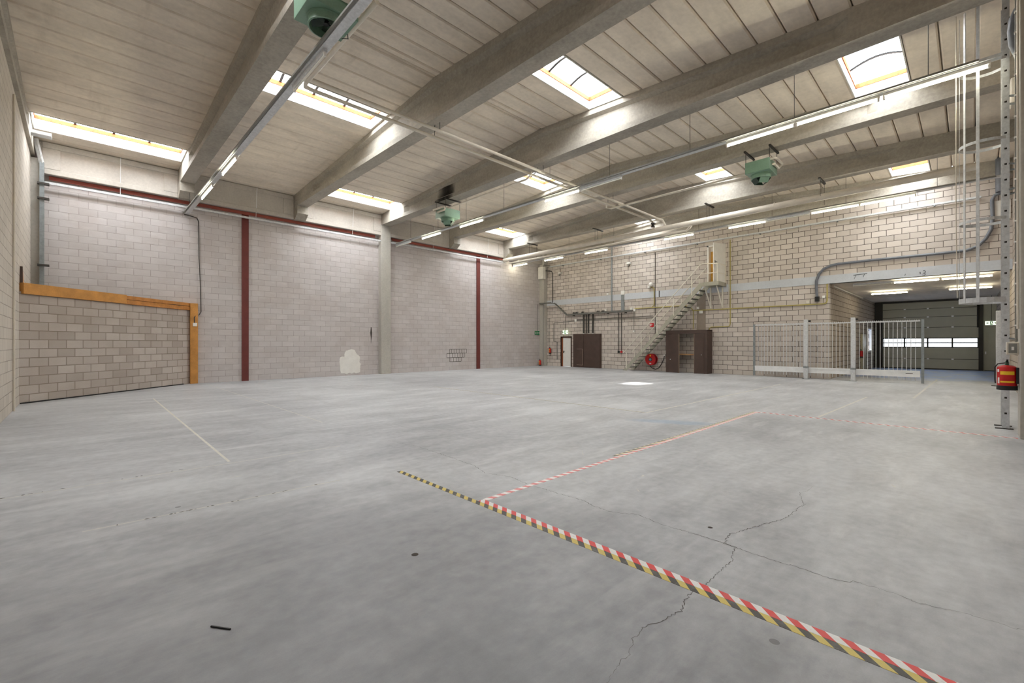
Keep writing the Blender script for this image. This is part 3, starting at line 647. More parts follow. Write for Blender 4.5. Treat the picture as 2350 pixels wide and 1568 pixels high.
# ------------------------------------------------------------------ doors on the grey block wall
d1 = thing('door_1', 'pale grey door in a dark brown frame at the far left of the grey block wall', 'door', (XB, 19.96, 0), kind='structure')
m = MB().box(XB - .05, XB + .14, 20.33, 20.44, 0, 2.13).box(XB - .05, XB + .14, 19.47, 19.53, 0, 2.13).box(XB - .05, XB + .14, 19.47, 20.44, 2.04, 2.13)
struct('door_frame', m, BROWNF, d1)
struct('frame_edge', MB().box(XB - .02, XB + .12, 20.25, 20.33, 0, 2.04), M('reddish_jamb', (150, 92, 60), .5), d1)
struct('door_leaf', MB().box(XB + .0, XB + .05, 19.53, 20.25, .01, 2.04), WHITE, d1)
struct('door_handle', MB().box(XB - .04, XB, 20.15, 20.20, .95, 1.12).tube([(XB - .05, 20.18, 1.06), (XB - .05, 20.06, 1.06)], .012, 6), DARKST, d1)
cb = thing('double_door_cabinet', 'closed dark brown double-door cabinet beside the pale grey door', 'cabinet', (XB - .05, 18.1, 0))
MB().box(XB - .10, XB - .001, 16.98, 19.27, 0, 2.29).build('body', BROWN, cb, bevel=.006)
MB().box(XB - .125, XB - .10, 18.36, 19.22, .04, 2.24).build('door', BROWN, cb, bevel=.004)
MB().box(XB - .135, XB - .10, 17.02, 18.33, .04, 2.26).build('door', BROWN, cb, bevel=.004)
m = MB()
for a, b_, c, d in ((18.43, 18.95, 1.24, 1.26), (18.43, 18.45, .15, 1.26), (18.43, 18.95, .15, .165)): m.box(XB - .128, XB - .12, a, b_, c, d)
ht = m.build('hatch_edge', M('worn_pale_edge', (170, 150, 134), .7), cb); ht['label'] = 'pale worn outline of a small hatch'
for y in (18.38, 17.95, 17.62): MB().box(XB - .10, XB - .04, y - .05, y + .05, 2.29, 2.33).build('cable_gland', WHITE, cb)
# open cupboard
oc = thing('open_cupboard', 'dark brown cupboard with both doors ajar right of the staircase', 'cupboard', (24.5, 10.97, 0))
MB().box(24.14, XB - .001, 12.11, 12.15, 0, 2.37).build('side_panel', BROWN, oc); MB().box(24.14, XB - .001, 9.80, 9.84, 0, 2.37).build('side_panel', BROWN, oc)
MB().box(24.12, XB - .001, 9.80, 12.15, 2.33, 2.38).box(24.12, 24.16, 9.80, 12.15, 2.18, 2.33).build('top_panel', BROWN, oc)
MB().box(24.12, 24.16, 12.0, 12.15, 0, 2.18).box(24.12, 24.16, 9.80, 10.0, 0, 2.18).build('face_frame', BROWN, oc)
MB().box(24.3, XB - .001, 9.84, 12.11, .99, 1.05).build('shelf', M('raw_wood', (176, 136, 92), .7, 0, .14, 5), oc)
def leaf(hy, ang_, w, sgn):
    c, s = math.cos(ang_), math.sin(ang_); p0 = Vector((24.12, hy, 0)); p1 = p0 + Vector((-s * w, sgn * c * w, 0))
    m = MB().bar((p0.x, p0.y, 1.09), (p1.x, p1.y, 1.09), .03, 2.16); return m, p0, p1
m, p0, p1 = leaf(12.0, R(6), .66, -1); dl = m.build('door', BROWN, oc)
MB().lathe([(0, -.03), (.015, -.03), (.02, -.01), (.02, 0), (0, 0)], 10, (24.05, 11.85, .74), 'x').build('knob', ALU, dl)
MB().bar((p1.x, p1.y, 1.09), (p1.x - .001, p1.y - .012, 1.09), .032, 2.16).build('raw_edge', M('pale_door_edge', (170, 146, 116), .7), dl)
m, p0, p1 = leaf(9.98, R(10), .50, 1); dr = m.build('door', BROWN, oc)
MB().lathe([(0, -.03), (.015, -.03), (.02, -.01), (.02, 0), (0, 0)], 10, (24.07, 10.10, 1.02), 'x').build('knob', ALU, dr)
MB().bar((p1.x, p1.y, 1.09), (p1.x - .001, p1.y + .012, 1.09), .032, 2.16).build('raw_edge', bpy.data.materials['pale_door_edge'], dr)
# stair door
d2 = thing('door_2', 'white door standing open at the head of the staircase', 'door', (XB, 9.6, 4.86), kind='structure')
struct('door_frame', MB().box(XB - .03, XB + .3, 9.99, 10.07, 4.84, 7.0).box(XB - .03, XB + .3, 9.11, 9.17, 4.84, 7.0).box(XB - .03, XB + .3, 9.11, 10.07, 6.92, 7.0), WHITE, d2)
struct('inner_door', MB().box(XB + .27, XB + .3, 9.17, 9.99, 4.84, 6.70), OCHRE, d2)
struct('transom', MB().box(XB + .24, XB + .3, 9.17, 9.99, 6.70, 6.92), WHITE, d2)
struct('lobby_back', MB().box(XB + .3, XB + .34, 9.0, 10.2, 4.7, 7.1), WHITE, d2)
th = R(72); e = (XB - .93 * math.sin(th), 9.11 + .93 * math.cos(th))
lf = struct('door_leaf', MB().bar((XB - .03, 9.13, 5.91), (e[0], e[1], 5.91), .04, 2.08), WHITE, d2)
struct('door_handle', MB().tube([(e[0] + .09, e[1] - .06, 5.93), (e[0] + .05, e[1] - .10, 5.93), (e[0] + .14, e[1] - .14, 5.93)], .011, 6).bar((e[0] + .085, e[1] - .055, 5.84), (e[0] + .085, e[1] - .055, 6.02), .03, .02), DARKST, lf)

# ------------------------------------------------------------------ staircase
sx, bx_ = 23.72, 24.58
sc_ = thing('staircase', 'grey steel staircase climbing along the grey block wall to the open door', 'staircase', (24.15, 12.3, 0))
def zst(y): return 4.74 * (14.58 - y) / (14.58 - 9.97)
for x in (sx, bx_):
    m = MB().prism([(14.72, 0), (14.46, 0), (9.93, 4.62), (9.93, 4.86), (10.03, 4.86)], 'x', x - .012, x + .012)
    for yo in (0,):
        m.bar((x + .02, 14.66, .03), (x + .02, 9.98, 4.84), .05, .012); m.bar((x + .02, 14.50, .0), (x + .02, 9.93, 4.64), .05, .012)
    m.build('stringer', STEEL, sc_)
for k in range(21):
    z = .215 * (k + 1); y = 14.56 - (14.58 - 9.97) * z / 4.74
    MB().box(sx + .012, bx_ - .012, y - .11, y + .11, z - .025, z + .008).build('tread', TREAD, sc_)
MB().box(sx, XB - .02, 9.08, 9.97, 4.82, 4.86).build('platform', TREAD, sc_)
MB().box(sx - .02, sx + .01, 9.06, 9.97, 4.67, 4.87).box(sx, XB - .02, 9.06, 9.09, 4.67, 4.87).box(bx_ - .02, bx_ + .01, 9.06, 9.97, 4.67, 4.86).build('platform_edge', STEEL, sc_)
for y in (9.87, 9.25):
    MB().box(XB - .06, XB - .01, y - .035, y + .035, 3.55, 4.68).bar((XB - .05, y, 3.58), (23.95, y, 4.67), .05, .05).build('support_bracket', RAILM, sc_)
def rail(pts, name='handrail', r=.024): MB().tube(pts, r, 8).build(name, RAILM, sc_)
rail([(sx, 14.68, 1.07), (sx, 10.03, 5.82), (sx, 9.9, 5.86), (sx, 9.13, 5.80), (sx + .06, 9.10, 5.80), (XB - .06, 9.10, 5.80)])
rail([(sx, 9.97, 5.33), (sx, 9.13, 5.33), (sx + .06, 9.10, 5.33), (XB - .06, 9.10, 5.33)], 'mid_rail', .018)
rail([(bx_, 14.62, 1.10), (bx_, 10.05, 5.77)])
for y in (10.48, 11.50, 12.48, 13.47, 14.47):
    MB().box(sx - .015, sx + .015, y - .018, y + .018, zst(y) + .02, zst(y) + 1.0 + .02 * 0).build('rail_post', RAILM, sc_)
    MB().box(bx_ - .015, bx_ + .015, y - .07, y - .034, zst(y) + .02, zst(y) + 1.0).build('rail_post', RAILM, sc_)
for x, y in ((sx, 9.13), (XB - .06, 9.10)): MB().box(x - .018, x + .018, y - .018, y + .018, 4.86, 5.82).build('rail_post', RAILM, sc_)

# ------------------------------------------------------------------ fire equipment and signs
def extinguisher(name_label, r=.085, h=.40):
    t = thing('fire_extinguisher', name_label, 'fire extinguisher', (0, 0, 0), 'fire extinguishers')
    MB().lathe([(0, .06), (r, .06), (r, h * .86), (r * .92, h * .93), (r * .6, h * .985), (r * .3, h), (0, h)], 24).build('cylinder', RED, t)
    MB().lathe([(0, 0), (r * 1.04, 0), (r * 1.04, .075), (r * .98, .08), (0, .08)], 24).build('base', BLACK, t)
    MB().lathe([(0, h), (.026, h), (.026, h + .05), (.018, h + .07), (0, h + .07)], 12).build('valve', M('valve_green', (70, 108, 84), .4) if 'valve_green' not in bpy.data.materials else bpy.data.materials['valve_green'], t)
    MB().bar((-.015, 0, h + .06), (-.12, 0, h + .10), .025, .012).bar((-.015, 0, h + .035), (-.11, 0, h + .045), .022, .01).build('handle', BLACK, t)
    MB().tube([(0, .02, h + .04), (0, r * .9, h + .02), (0, r + .02, h - .04), (0, r + .02, h * .4), (0, r + .015, h * .25)], .010, 6).build('hose', BLACK, t)
    for a, z0, z1 in ((0, .62, .76), (0, .30, .37)):
        MB().lathe([(r + .0012, h * z0), (r + .0012, h * z1)], 8, a0=180 - 42, a1=180 + 42).build('label_plate', YLAB, t)
    MB().lathe([(r + .0012, h * .72), (r + .0012, h * .84)], 4, a0=112, a1=130).build('label_plate', WHITE, t)
    MB().lathe([(r + .0012, h * .26), (r + .0012, h * .5)], 4, a0=116, a1=132).build('label_plate', WHITE, t)
    return t
e1 = extinguisher('large red extinguisher hung in front of the ladder beside the right column', .125, .44)
e1.location = (11.85, -.46, .82)
MB().box(-.10, .10, -.14, -.105, .12, .40).build('wall_hook', BLACK, None).parent = e1
e2 = extinguisher('red extinguisher hung on the grey block wall left of the pale grey door', .085, .42); e2.location = (XB - .10, 21.40, .88)
MB().box(.08, .10, -.05, .05, .1, .35).build('wall_hook', BLACK, None).parent = e2
dup(e2, (24.20, 21.95, 0), None, 'red extinguisher standing on the floor in the far corner')
for c in [o for o in bpy.data.objects if o.parent and o.parent.get('label', '').startswith('red extinguisher standing') and o.name.startswith('wall_hook')]: bpy.data.objects.remove(c)
dup(e2, (32.6, 4.40, .80), R(-90), 'red extinguisher hung on the passage side wall behind the gate')
rl = thing('hose_reel', 'red fire hose reel on the wall under the staircase', 'hose reel', (XB - .2, 13.32, .68))
MB().lathe([(.08, XB - .30), (.33, XB - .30), (.345, XB - .285), (.345, XB - .27), (.20, XB - .26), (.20, XB - .08), (.33, XB - .07), (.34, XB - .05), (.08, XB - .05)], 36, (0, 13.32, .68), 'x').build('drum', RED, rl)
MB().lathe([(0, XB - .315), (.07, XB - .315), (.08, XB - .30), (.105, XB - .30), (.105, XB - .29), (0, XB - .29)], 20, (0, 13.32, .68), 'x').build('hub', M('hub_grey', (120, 140, 156), .4), rl)
MB().lathe([(.08, XB - .303), (.115, XB - .303), (.115, XB - .296), (.08, XB - .296)], 24, (0, 13.32, .68), 'x').build('hub_ring', BLACK, rl)
MB().lathe([(.20, XB - .25), (.30, XB - .24), (.30, XB - .10), (.20, XB - .09)], 30, (0, 13.32, .68), 'x').build('rolled_hose', BLACK, rl)
MB().prism([(13.265, .95), (13.375, .95), (13.355, .90), (13.335, .86), (13.305, .86), (13.285, .90)], 'x', XB - .304, XB - .298).build('label_plate', YLAB, rl)
MB().box(XB - .304, XB - .298, 13.26, 13.38, .41, .47).build('label_plate', WHITE, rl)
MB().tube([(XB - .15, 13.45, .42), (XB - .08, 13.42, .24), (XB - .05, 13.28, .13), (XB - .05, 13.1, .10), (XB - .05, 12.93, .17), (XB - .04, 12.79, .34), (XB - .04, 12.68, .55), (XB - .04, 12.60, .75), (XB - .03, 12.56, .92)], .018, 8).build('hose', BLACK, rl)
MB().box(XB - .06, XB, 12.50, 12.60, .90, .99).build('nozzle_holder', WHITE, rl)
def sign_face(par, pos, ux, uz, shapes, mat, nrm, name):
    m = MB(); p = Vector(pos); u = Vector(ux); w = Vector((0, 0, 1)); n = Vector(nrm)
    for poly in shapes:
        k = len(poly); vs = [p + u * a * uz + w * b * uz for a, b in poly]; vs = vs + [v + n * .003 for v in vs]
        m.add(vs, [tuple(range(k)), tuple(range(k, 2 * k))] + [(i, (i + 1) % k, k + (i + 1) % k, k + i) for i in range(k)])
    m.build(name, mat, par)
def circ(cx, cy, r, n=10): return [(cx + r * math.cos(2 * math.pi * i / n), cy + r * math.sin(2 * math.pi * i / n)) for i in range(n)]
MAN = [circ(.02, .33, .07), [(-.06, .24), (.07, .24), (.10, -.02), (-.03, -.02)], [(.06, .22), (.20, .10), (.25, .14), (.10, .25)], [(-.06, .22), (-.20, .20), (-.26, .08), (-.21, .06), (-.16, .15), (-.04, .15)],
       [(-.03, 0), (.10, 0), (.22, -.16), (.22, -.36), (.15, -.36), (.14, -.18), (.02, -.08)], [(-.03, .02), (.04, -.06), (-.08, -.2), (-.30, -.22), (-.30, -.28), (-.05, -.28)]]
ARL = [[(-1.0, 0), (-.74, .26), (-.74, .10), (-.52, .10), (-.52, -.10), (-.74, -.10), (-.74, -.26)]]
ARR = [[(-a, b) for a, b in q] for q in ARL]
def exit_sign(label, pos, ux, nrm, w, h, lit, rod_top):
    t = thing('exit_sign', label, 'exit sign', pos, 'emergency exit signs'); p = Vector(pos); u = Vector(ux); n = Vector(nrm)
    a = p - u * w / 2; b_ = p + u * w / 2
    MB().bar(a, b_, .05, h).build('light_box', SIGNW if lit else SIGNG, t)
    q = p + n * .027
    if lit:
        sign_face(t, q, ux, h * .5, [[(-.55, -.85), (.55, -.85), (.55, .85), (-.55, .85)]], SIGNG, nrm, 'green_field')
        sign_face(t, q + n * .003, ux, h * .78, [[(x * 1.1, y) for x, y in s] for s in MAN], SIGNW, nrm, 'running_figure')
        sign_face(t, q, ux, h * .95, ARL + ARR, SIGNG, nrm, 'arrow')
    else:
        sign_face(t, q, ux, h * .85, MAN, WHITE, nrm, 'running_figure'); sign_face(t, q, ux, h * .8, [[(-.85, -.4), (-.55, -.4), (-.55, .4), (-.85, .4)]] + ARR, WHITE, nrm, 'arrow')
    if rod_top: MB().tube([(pos[0], pos[1], pos[2] + h / 2), (pos[0], pos[1], rod_top)], .012, 6).build('conduit_drop', DARKC, t)
    return t
exit_sign('lit green exit sign above the pale grey door', (XB - .10, 19.96, 2.43), (0, -1, 0), (-1, 0, 0), .44, .26, True, 3.62)
exit_sign('dark green exit sign on the painted wall near the far corner', (24.10, YA - .06, 2.41), (1, 0, 0), (0, -1, 0), .46, .28, False, 4.5)
exit_sign('lit green exit sign hanging in the passage before the overhead door', (37.6, -.86, 2.81), (0, -1, 0), (-1, 0, 0), .50, .22, True, 4.4)
hs = thing('fire_hose_sign', 'small red and white fire hose sign on the wall behind the stair rail', 'sign', (XB - .02, 13.37, 2.74))
MB().box(XB - .03, XB - .001, 13.25, 13.49, 2.62, 2.86).build('plate', RED, hs)
sign_face(hs, (XB - .031, 13.37, 2.74), (0, -1, 0), .12, [[(-.75, -.45), (-.35, -.6), (-.15, .7), (-.65, .75)], [(-.1, -.1), (.2, .1), (.45, .35), (.3, .5), (0, .3)]], WHITE, (-1, 0, 0), 'pictogram')

# ------------------------------------------------------------------ conduits, trays and boxes on the grey block wall
def run(name, label, cat, pts, r, mat, n=8): return simple(name, MB().tube(pts, r, n), mat, label, cat)
XW = XB - .03
tr = thing('cable_tray', 'grey cable tray stepping down the grey block wall from the far corner', 'cable tray', (XB - .1, 17.5, 3.6))
m = MB()
for a, b_ in (((XB - .42, 22.1, 4.55), (XB - .42, 20.9, 4.52)), ((XB - .12, 20.9, 4.52), (XB - .12, 19.78, 3.62)), ((XB - .12, 19.78, 3.62), (XB - .12, 14.6, 3.66))): m.bar(a, b_, .2, .03).bar((a[0] - .1, a[1], a[2] + .03), (b_[0] - .1, b_[1], b_[2] + .03), .012, .07)
m.bar((XB - .42, 20.95, 4.52), (XB - .12, 20.85, 4.5), .2, .03); m.build('tray', M('weathered_tray', (112, 111, 106), .55, .1, .16, 8), tr)
for y in (22.0, 20.4, 19.2, 17.9, 16.4, 15.1):
    z = 4.45 if y > 20.9 else (4.1 if y > 20 else 3.55)
    MB().box(XB - .22, XB, y - .02, y + .02, z, z + .05).build('wall_bracket', DARKST, tr)
jl = {19.2: 'black cable gland cluster on the cable tray, first from the slanted section', 18.95: 'black cable gland cluster on the cable tray, second from the slanted section', 18.45: 'black cable gland cluster on the cable tray above the closed brown cabinet', 17.2: 'low black cable bundle on the middle of the cable tray', 16.8: 'tall black cable bundle on the middle of the cable tray'}
for y, lab in jl.items():
    m = MB(); 
    for k in range(3): m.tube([(XB - .14, y - .1 + .08 * k, 3.64), (XB - .13, y - .1 + .08 * k, 3.76 + .03 * (k % 2)), (XB - .05, y - .06 + .08 * k, 3.80)], .022, 6)
    simple('cable_bundle', m, BLACK, lab, 'cables')
jb = (('small white junction box on the cable tray left of the tall conduit', 16.62, 3.82, WHITE, .12), ('white junction box at the right end of the cable tray', 14.72, 3.80, WHITE, .15), ('second white junction box at the right end of the cable tray, lower', 14.5, 3.70, WHITE, .13),
      ('white junction box on the thin horizontal conduit above the pale grey door', 19.1, 3.24, WHITE, .18), ('white box on top of the short grey trunking', 15.36, 4.86, WHITE, .26), ('tiny white box on the block wall left of the tall conduit', 16.5, 4.86, WHITE, .12),
      ('white switch box on the plaster strip behind the staircase', 10.57, 3.62, WHITE, .14), ('larger white box on the plaster strip, below the switch box', 10.40, 3.40, WHITE, .2), ('small white box at the end of the grey hose', 4.72, 3.80, WHITE, .12), ('cream box above the yellow pipe left of the passage corner', 5.35, 3.60, CREAM, .14), ('tiny white box at the end of the thin drop conduit', 14.58, 2.40, WHITE, .1))
for lab, y, z, mt, s in jb: simple('junction_box', MB().box(XB - .12 if z > 3.5 and y > 14 and z < 3.9 else XB - .06, XB - .001, y - s / 2, y + s / 2, z - s / 2, z + s / 2), mt, lab, 'box', bevel=.008)
run('conduit', 'tall galvanized conduit rising from the cable tray to the roof', 'conduit', [(XW - .02, 16.17, 3.68), (XW - .02, 16.17, 7.9)], .045, GALVD)
simple('cable_trunking', MB().box(XB - .08, XB - .001, 15.26, 15.46, 3.68, 4.72), GALVD, 'short grey trunking between cable tray and pale concrete band', 'trunking')
for y, r, lab in ((18.40, .055, 'first of four vertical pipes over the closed brown cabinet, from the left'), (18.18, .035, 'second of four vertical pipes over the closed brown cabinet, the thinnest'), (18.0, .05, 'third of four vertical pipes over the closed brown cabinet'), (17.64, .055, 'rightmost of four vertical pipes over the closed brown cabinet')):
    run('conduit', lab, 'conduit', [(XW - .03, y, 2.33), (XW - .03, y, 3.60)], r, DARKC)
for y, mt, lab, bl in ((15.66, DARKC, 'thin dark conduit left of the staircase ending in a black switch', BLACK), (15.46, DARKC, 'thin dark conduit left of the staircase ending in a red call point', RED)):
    t = thing('conduit', lab, 'conduit', (XW, y, 1.1)); MB().tube([(XW, y, 1.12), (XW, y, 3.60)], .02, 6).build('tube', mt, t); MB().box(XB - .07, XB - .001, y - .06, y + .06, 1.03, 1.17).build('switch_box', bl, t)
run('conduit', 'thin drop conduit at the right end of the cable tray', 'conduit', [(XW, 14.58, 2.44), (XW, 14.57, 3.60)], .014, PVC)
run('conduit', 'long thin horizontal conduit across the lower grey wall ending by the extinguisher', 'conduit', [(XW, 20.79, .47), (XW, 20.79, 1.75), (XW, 20.95, 1.78), (XW, 21.09, 1.78), (XW, 21.09, 3.08), (XW, 21.02, 3.14), (XW, 19.0, 3.20), (XW, 13.3, 3.19)], .02, PVC)
run('conduit', 'second thin horizontal conduit just above the long one', 'conduit', [(XW, 19.0, 3.28), (XW, 13.3, 3.30)], .014, DARKC)
run('gas_pipe', 'yellow gas pipe running along the grey block wall below the pale band', 'pipe', [(XW - .02, 14.5, 3.80), (XW - .02, 11.3, 3.79), (XW - .02, 11.0, 3.70), (XW - .02, 10.85, 3.50), (XW - .02, 10.6, 3.48), (XW - .02, 4.75, 3.48), (XW - .02, 4.62, 3.52), (XW - .02, 4.59, 3.62), (XW - .02, 4.59, 4.38)], .028, YELLOW)
run('gas_pipe', 'short yellow pipe hanging down above the open cupboard', 'pipe', [(XW, 10.84, 3.50), (XW, 10.84, 2.45)], .022, YELLOW)
run('gas_pipe', 'tall yellow pipe right of the stair door bending over to the open cupboard', 'pipe', [(XW, 8.86, 7.14), (XW, 8.86, 2.68), (XW, 8.9, 2.57), (XW, 9.0, 2.54), (XW, 9.85, 2.53), (XW, 9.95, 2.46), (XW, 9.95, 2.38)], .024, YELLOW)
run('conduit', 'pale thin pipe beside the tall yellow pipe right of the stair door', 'pipe', [(XW, 8.93, 7.05), (XW, 8.93, 3.57)], .018, CREAM)
run('gas_pipe', 'short yellow pipe with floodlight crossing the pale band', 'pipe', [(XW - .02, 13.42, 5.05), (XW - .02, 13.22, 4.95), (XW - .02, 13.2, 4.7), (XW - .02, 13.2, 3.95), (XW - .02, 13.35, 3.82)], .026, YELLOW)
run('conduit', 'thin dark vertical conduit through the pale band behind the floodlight', 'conduit', [(XW, 13.15, 7.12), (XW, 13.15, 2.2)], .016, DARKC)
fd = thing('floodlight', 'white floodlight on the grey block wall above the pale band', 'floodlight', (XB - .1, 13.38, 5.19))
MB().lathe([(0, -.10), (.09, -.08), (.13, 0), (.09, .08), (0, .10)], 16, (XB - .14, 13.38, 5.19), 'x').build('globe', WHITE, fd); MB().box(XB - .14, XB, 13.44, 13.58, 5.0, 5.1).build('base', WHITE, fd)
for lab, y, z in (('white security camera high on the grey block wall', 14.91, 6.64), ('small white detector high in the left of the grey block wall', 20.5, 6.65)):
    t = thing('wall_camera', lab, 'camera', (XB - .1, y, z)); MB().box(XB - .16, XB - .001, y - .12, y + .12, z - .03, z + .08).build('housing', WHITE, t, bevel=.02); MB().tube([(XB - .08, y, z - .02), (XB - .12, y, z - .16)], [.06, .04], 10).build('lens', PVC, t); MB().tube([(XW, y, z + .08), (XW, y, 7.15)], .012, 5).build('cord', DARKC, t)
uc = thing('cable_tray', 'long galvanized cable tray high along the whole grey block wall', 'cable tray', (XB - .1, 10, 7.22))
MB().box(XB - .16, XB - .03, -.3, 21.4, 7.20, 7.215).box(XB - .165, XB - .155, -.3, 21.4, 7.20, 7.27).build('tray', GALV, uc)
MB().tube([(XW, -.2, 7.14), (XW, 14.9, 7.12)], .018, 6).build('conduit', CREAM, uc)
for y in (1.0, 4.2, 7.4, 10.6, 13.8, 17.0, 20.2): MB().box(XB - .17, XB, y - .02, y + .02, 7.15, 7.20).build('wall_bracket', GALVD, uc)
bxg = thing('electrical_box', 'grey electrical box hung in the far corner under the lamp line', 'box', (24.3, 21.9, 6.33))
MB().box(24.10, 24.40, 21.58, 22.05, 6.33, 7.20).build('case', M('grey_cabinet', (224, 222, 214), .5), bxg, bevel=.012); MB().box(24.085, 24.10, 21.61, 22.02, 6.37, 7.16).build('lid', bpy.data.materials['grey_cabinet'], bxg)
MB().tube([(24.25, 21.7, 7.20), (24.25, 21.6, 7.35), (24.6, 21.4, 7.3), (XW, 21.2, 7.22)], .03, 8).build('conduit', PVC, bxg)
run('conduit', 'dark conduit beside the corner column dropping to the cable tray', 'conduit', [(24.3, 21.9, 7.0), (XW, 21.3, 6.9), (XW, 21.2, 6.7), (XW, 21.2, 4.6)], .03, DARKC)
run('conduit', 'pale thin conduit down the corner column to the hung extinguisher', 'conduit', [(24.40, 21.8, 4.5), (24.40, 21.8, .1)], .02, PVC)
run('conduit', 'thin pale drop conduit to the extinguisher left of the pale grey door', 'conduit', [(XW, 21.55, 3.5), (XW, 21.55, 1.5)], .014, PVC)
o = MB().box(XB - .006, XB, 10.16, 10.66, 2.38, 4.40).build('plaster_strip', PLAST); o.parent = bpy.data.objects['wall_right']; o['kind'] = 'structure'
hz = [(XB - .10, 4.97, 3.76), (XB - .10, 5.00, 4.25), (XB - .10, 5.0, 4.55), (XB - .10, 4.9, 4.87), (XB - .10, 4.72, 5.08), (XB - .10, 4.45, 5.21), (XB - .10, 4.17, 5.25), (XB - .10, 3.0, 5.26), (XB - .10, 1.94, 5.25), (XB - .10, .9, 5.24), (XB - .10, .09, 5.25), (XB - .10, -.2, 5.36), (XB - .10, -.42, 5.62), (XB - .10, -.56, 5.95), (XB - .10, -.60, 6.4), (XB - .10, -.58, 7.05), (XB - .12, -.65, 7.2), (XB - .12, -.95, 7.33)]
gh = thing('flexible_duct', 'thick blue-grey flexible pipe bending over the passage opening', 'pipe', (XB - .1, 3, 5.2)); MB().tube(hz, .056, 12).build('pipe_run', HOSEG, gh)
MB().tube([(XB - .1, 4.97, 3.60), (XB - .1, 4.97, 3.82)], .095, 10).build('end_cuff', BLACK, gh)
run('duct_pipe', 'dark vertical ventilation pipe at the right end of the grey block wall', 'pipe', [(XB - .15, -.80, 7.3), (XB - .15, -.80, 8.6)], .14, HOSEG, 14)
simple('wall_panel', MB().box(XB - .05, XB - .001, -1.05, -.64, 6.3, 7.0), WHITE, 'pale panel at the right end of the grey block wall behind the ladder', 'panel')

# ------------------------------------------------------------------ gate
GX = 24.34
gt = thing('sliding_gate', 'galvanized sliding bar gate standing before the passage opening', 'gate', (GX, 4.4, 0))
MB().box(GX - .035, GX + .035, 1.40, 7.52, .27, .52).box(GX - .05, GX + .03, 1.40, 7.52, .46, .53).build('bottom_beam', ALU, gt)
m = MB().box(GX - .022, GX + .022, 1.40, 7.52, 2.53, 2.58)
k = 0; y = 1.42
while y < 7.5: m.prism([(y, 2.58), (y + .035, 2.58), (y + .0175, 2.625)], 'x', GX - .008, GX + .008); y += .07
m.build('toothed_top_rail', GALV, gt)
for i in range(43):
    y = 1.40 + (i + 1) * 6.12 / 44
    MB().tube([(GX, y, .13), (GX, y, 2.54)], .0125, 6).build('bar', GALV, gt)
MB().box(GX - .035, GX + .035, 1.28, 1.37, .03, 2.62).build('end_post', GALVD, gt); MB().box(GX - .035, GX + .035, 7.52, 7.60, .05, 2.60).build('end_post', GALVD, gt)
MB().box(GX - .038, GX - .034, 1.62, 1.84, .40, .425).build('maker_plate', DARKST, gt)
for y, h, lab in ((5.31, 2.75, 'square galvanized guide post left of the middle of the gate'), (3.55, 2.77, 'square galvanized guide post in front of the passage corner')):
    t = thing('gate_post', lab, 'post', (GX - .14, y, 0), 'gate posts')
    MB().box(GX - .21, GX - .07, y - .08, y + .08, .012, h).build('post', GALV, t, bevel=.008); MB().box(GX - .26, GX - .02, y - .13, y + .13, 0, .012).build('base_plate', GALVD, t)
    MB().box(GX - .08, GX + .05, y - .15, y - .07, h - .11, h - .04).build('guide_roller', BLACK, t); MB().box(GX - .22, GX - .055, y - .09, y + .09, .50, .58).build('collar', GALVD, t)
t = thing('gate_post', 'free-standing galvanized post by the ladder at the right of the opening', 'post', (25.4, -.78, 0), 'gate posts')
MB().box(25.33, 25.47, -.85, -.70, .012, 2.9).build('post', GALV, t, bevel=.008); MB().box(25.22, 25.58, -.97, -.58, 0, .012).build('base_plate', DARKST, t); MB().box(25.34, 25.46, -1.0, -.85, 1.32, 1.52).build('catch', GALVD, t)

# ------------------------------------------------------------------ overhead door at the end of the passage
XD = 38.8
od = thing('door_3', 'grey sectional overhead door with a strip of windows at the end of the passage', 'door', (XD, 1.9, 0), kind='structure')
zs_ = [.02, .66, 1.38, 1.99, 2.66, 3.33, 3.86, 4.40]
for i in range(7):
    if i == 2:
        continue
    struct('door_section', MB().box(XD, XD + .06, -.36, 4.09, zs_[i] + .012, zs_[i + 1] - .012), DOORP, od)
    struct('section_seam', MB().box(XD + .02, XD + .055, -.36, 4.09, zs_[i] - .013, zs_[i] + .013).box(XD + .02, XD + .055, -.36, 4.09, zs_[i + 1] - .013, zs_[i + 1] + .013), DARKST, od)
m = MB().box(XD, XD + .06, -.36, 4.09, 1.392, 1.43).box(XD, XD + .06, -.36, 4.09, 1.94, 1.978).box(XD + .01, XD + .05, -.36, 4.09, 1.65, 1.71)
for y in (-.36, .75, 1.87, 2.98): m.box(XD + .0, XD + .06, y - .03 if y > 0 else y, y + .05, 1.388, 1.982)
m.box(XD, XD + .06, 4.05, 4.09, 1.388, 1.982); struct('window_frame', m, DARKST, od)
for a, b_ in ((-.32, .73), (.79, 1.85), (1.91, 2.96), (3.02, 4.05)):
    for c, d in ((1.43, 1.66), (1.70, 1.94)): struct('pane', MB().box(XD + .028, XD + .034, a, b_, c, d), GLASS, od)
for y in (.75, 1.87, 2.98):
    for z in (.66, 2.66, 3.33, 3.86): struct('hinge', MB().box(XD - .03, XD, y - .05, y + .05, z - .04, z + .04), ALU, od)
struct('track', MB().box(XD - .12, XD + .1, -.56, -.36, 0, 4.4).box(XD - .12, XD + .1, 4.09, 4.50, 0, 4.4).box(XD - .15, XD, -.5, 4.4, 4.28, 4.40).tube([(XD - .15, -.34, 2.6), (XD - .15, -.34, 4.3)], .05, 8), DARKST, od)
struct('bottom_seal', MB().box(XD - .01, XD + .05, -.36, 4.09, 0, .06), BLACK, od)
d4 = thing('door_4', 'grey personnel door right of the overhead door', 'door', (XD, -.85, 0), kind='structure')
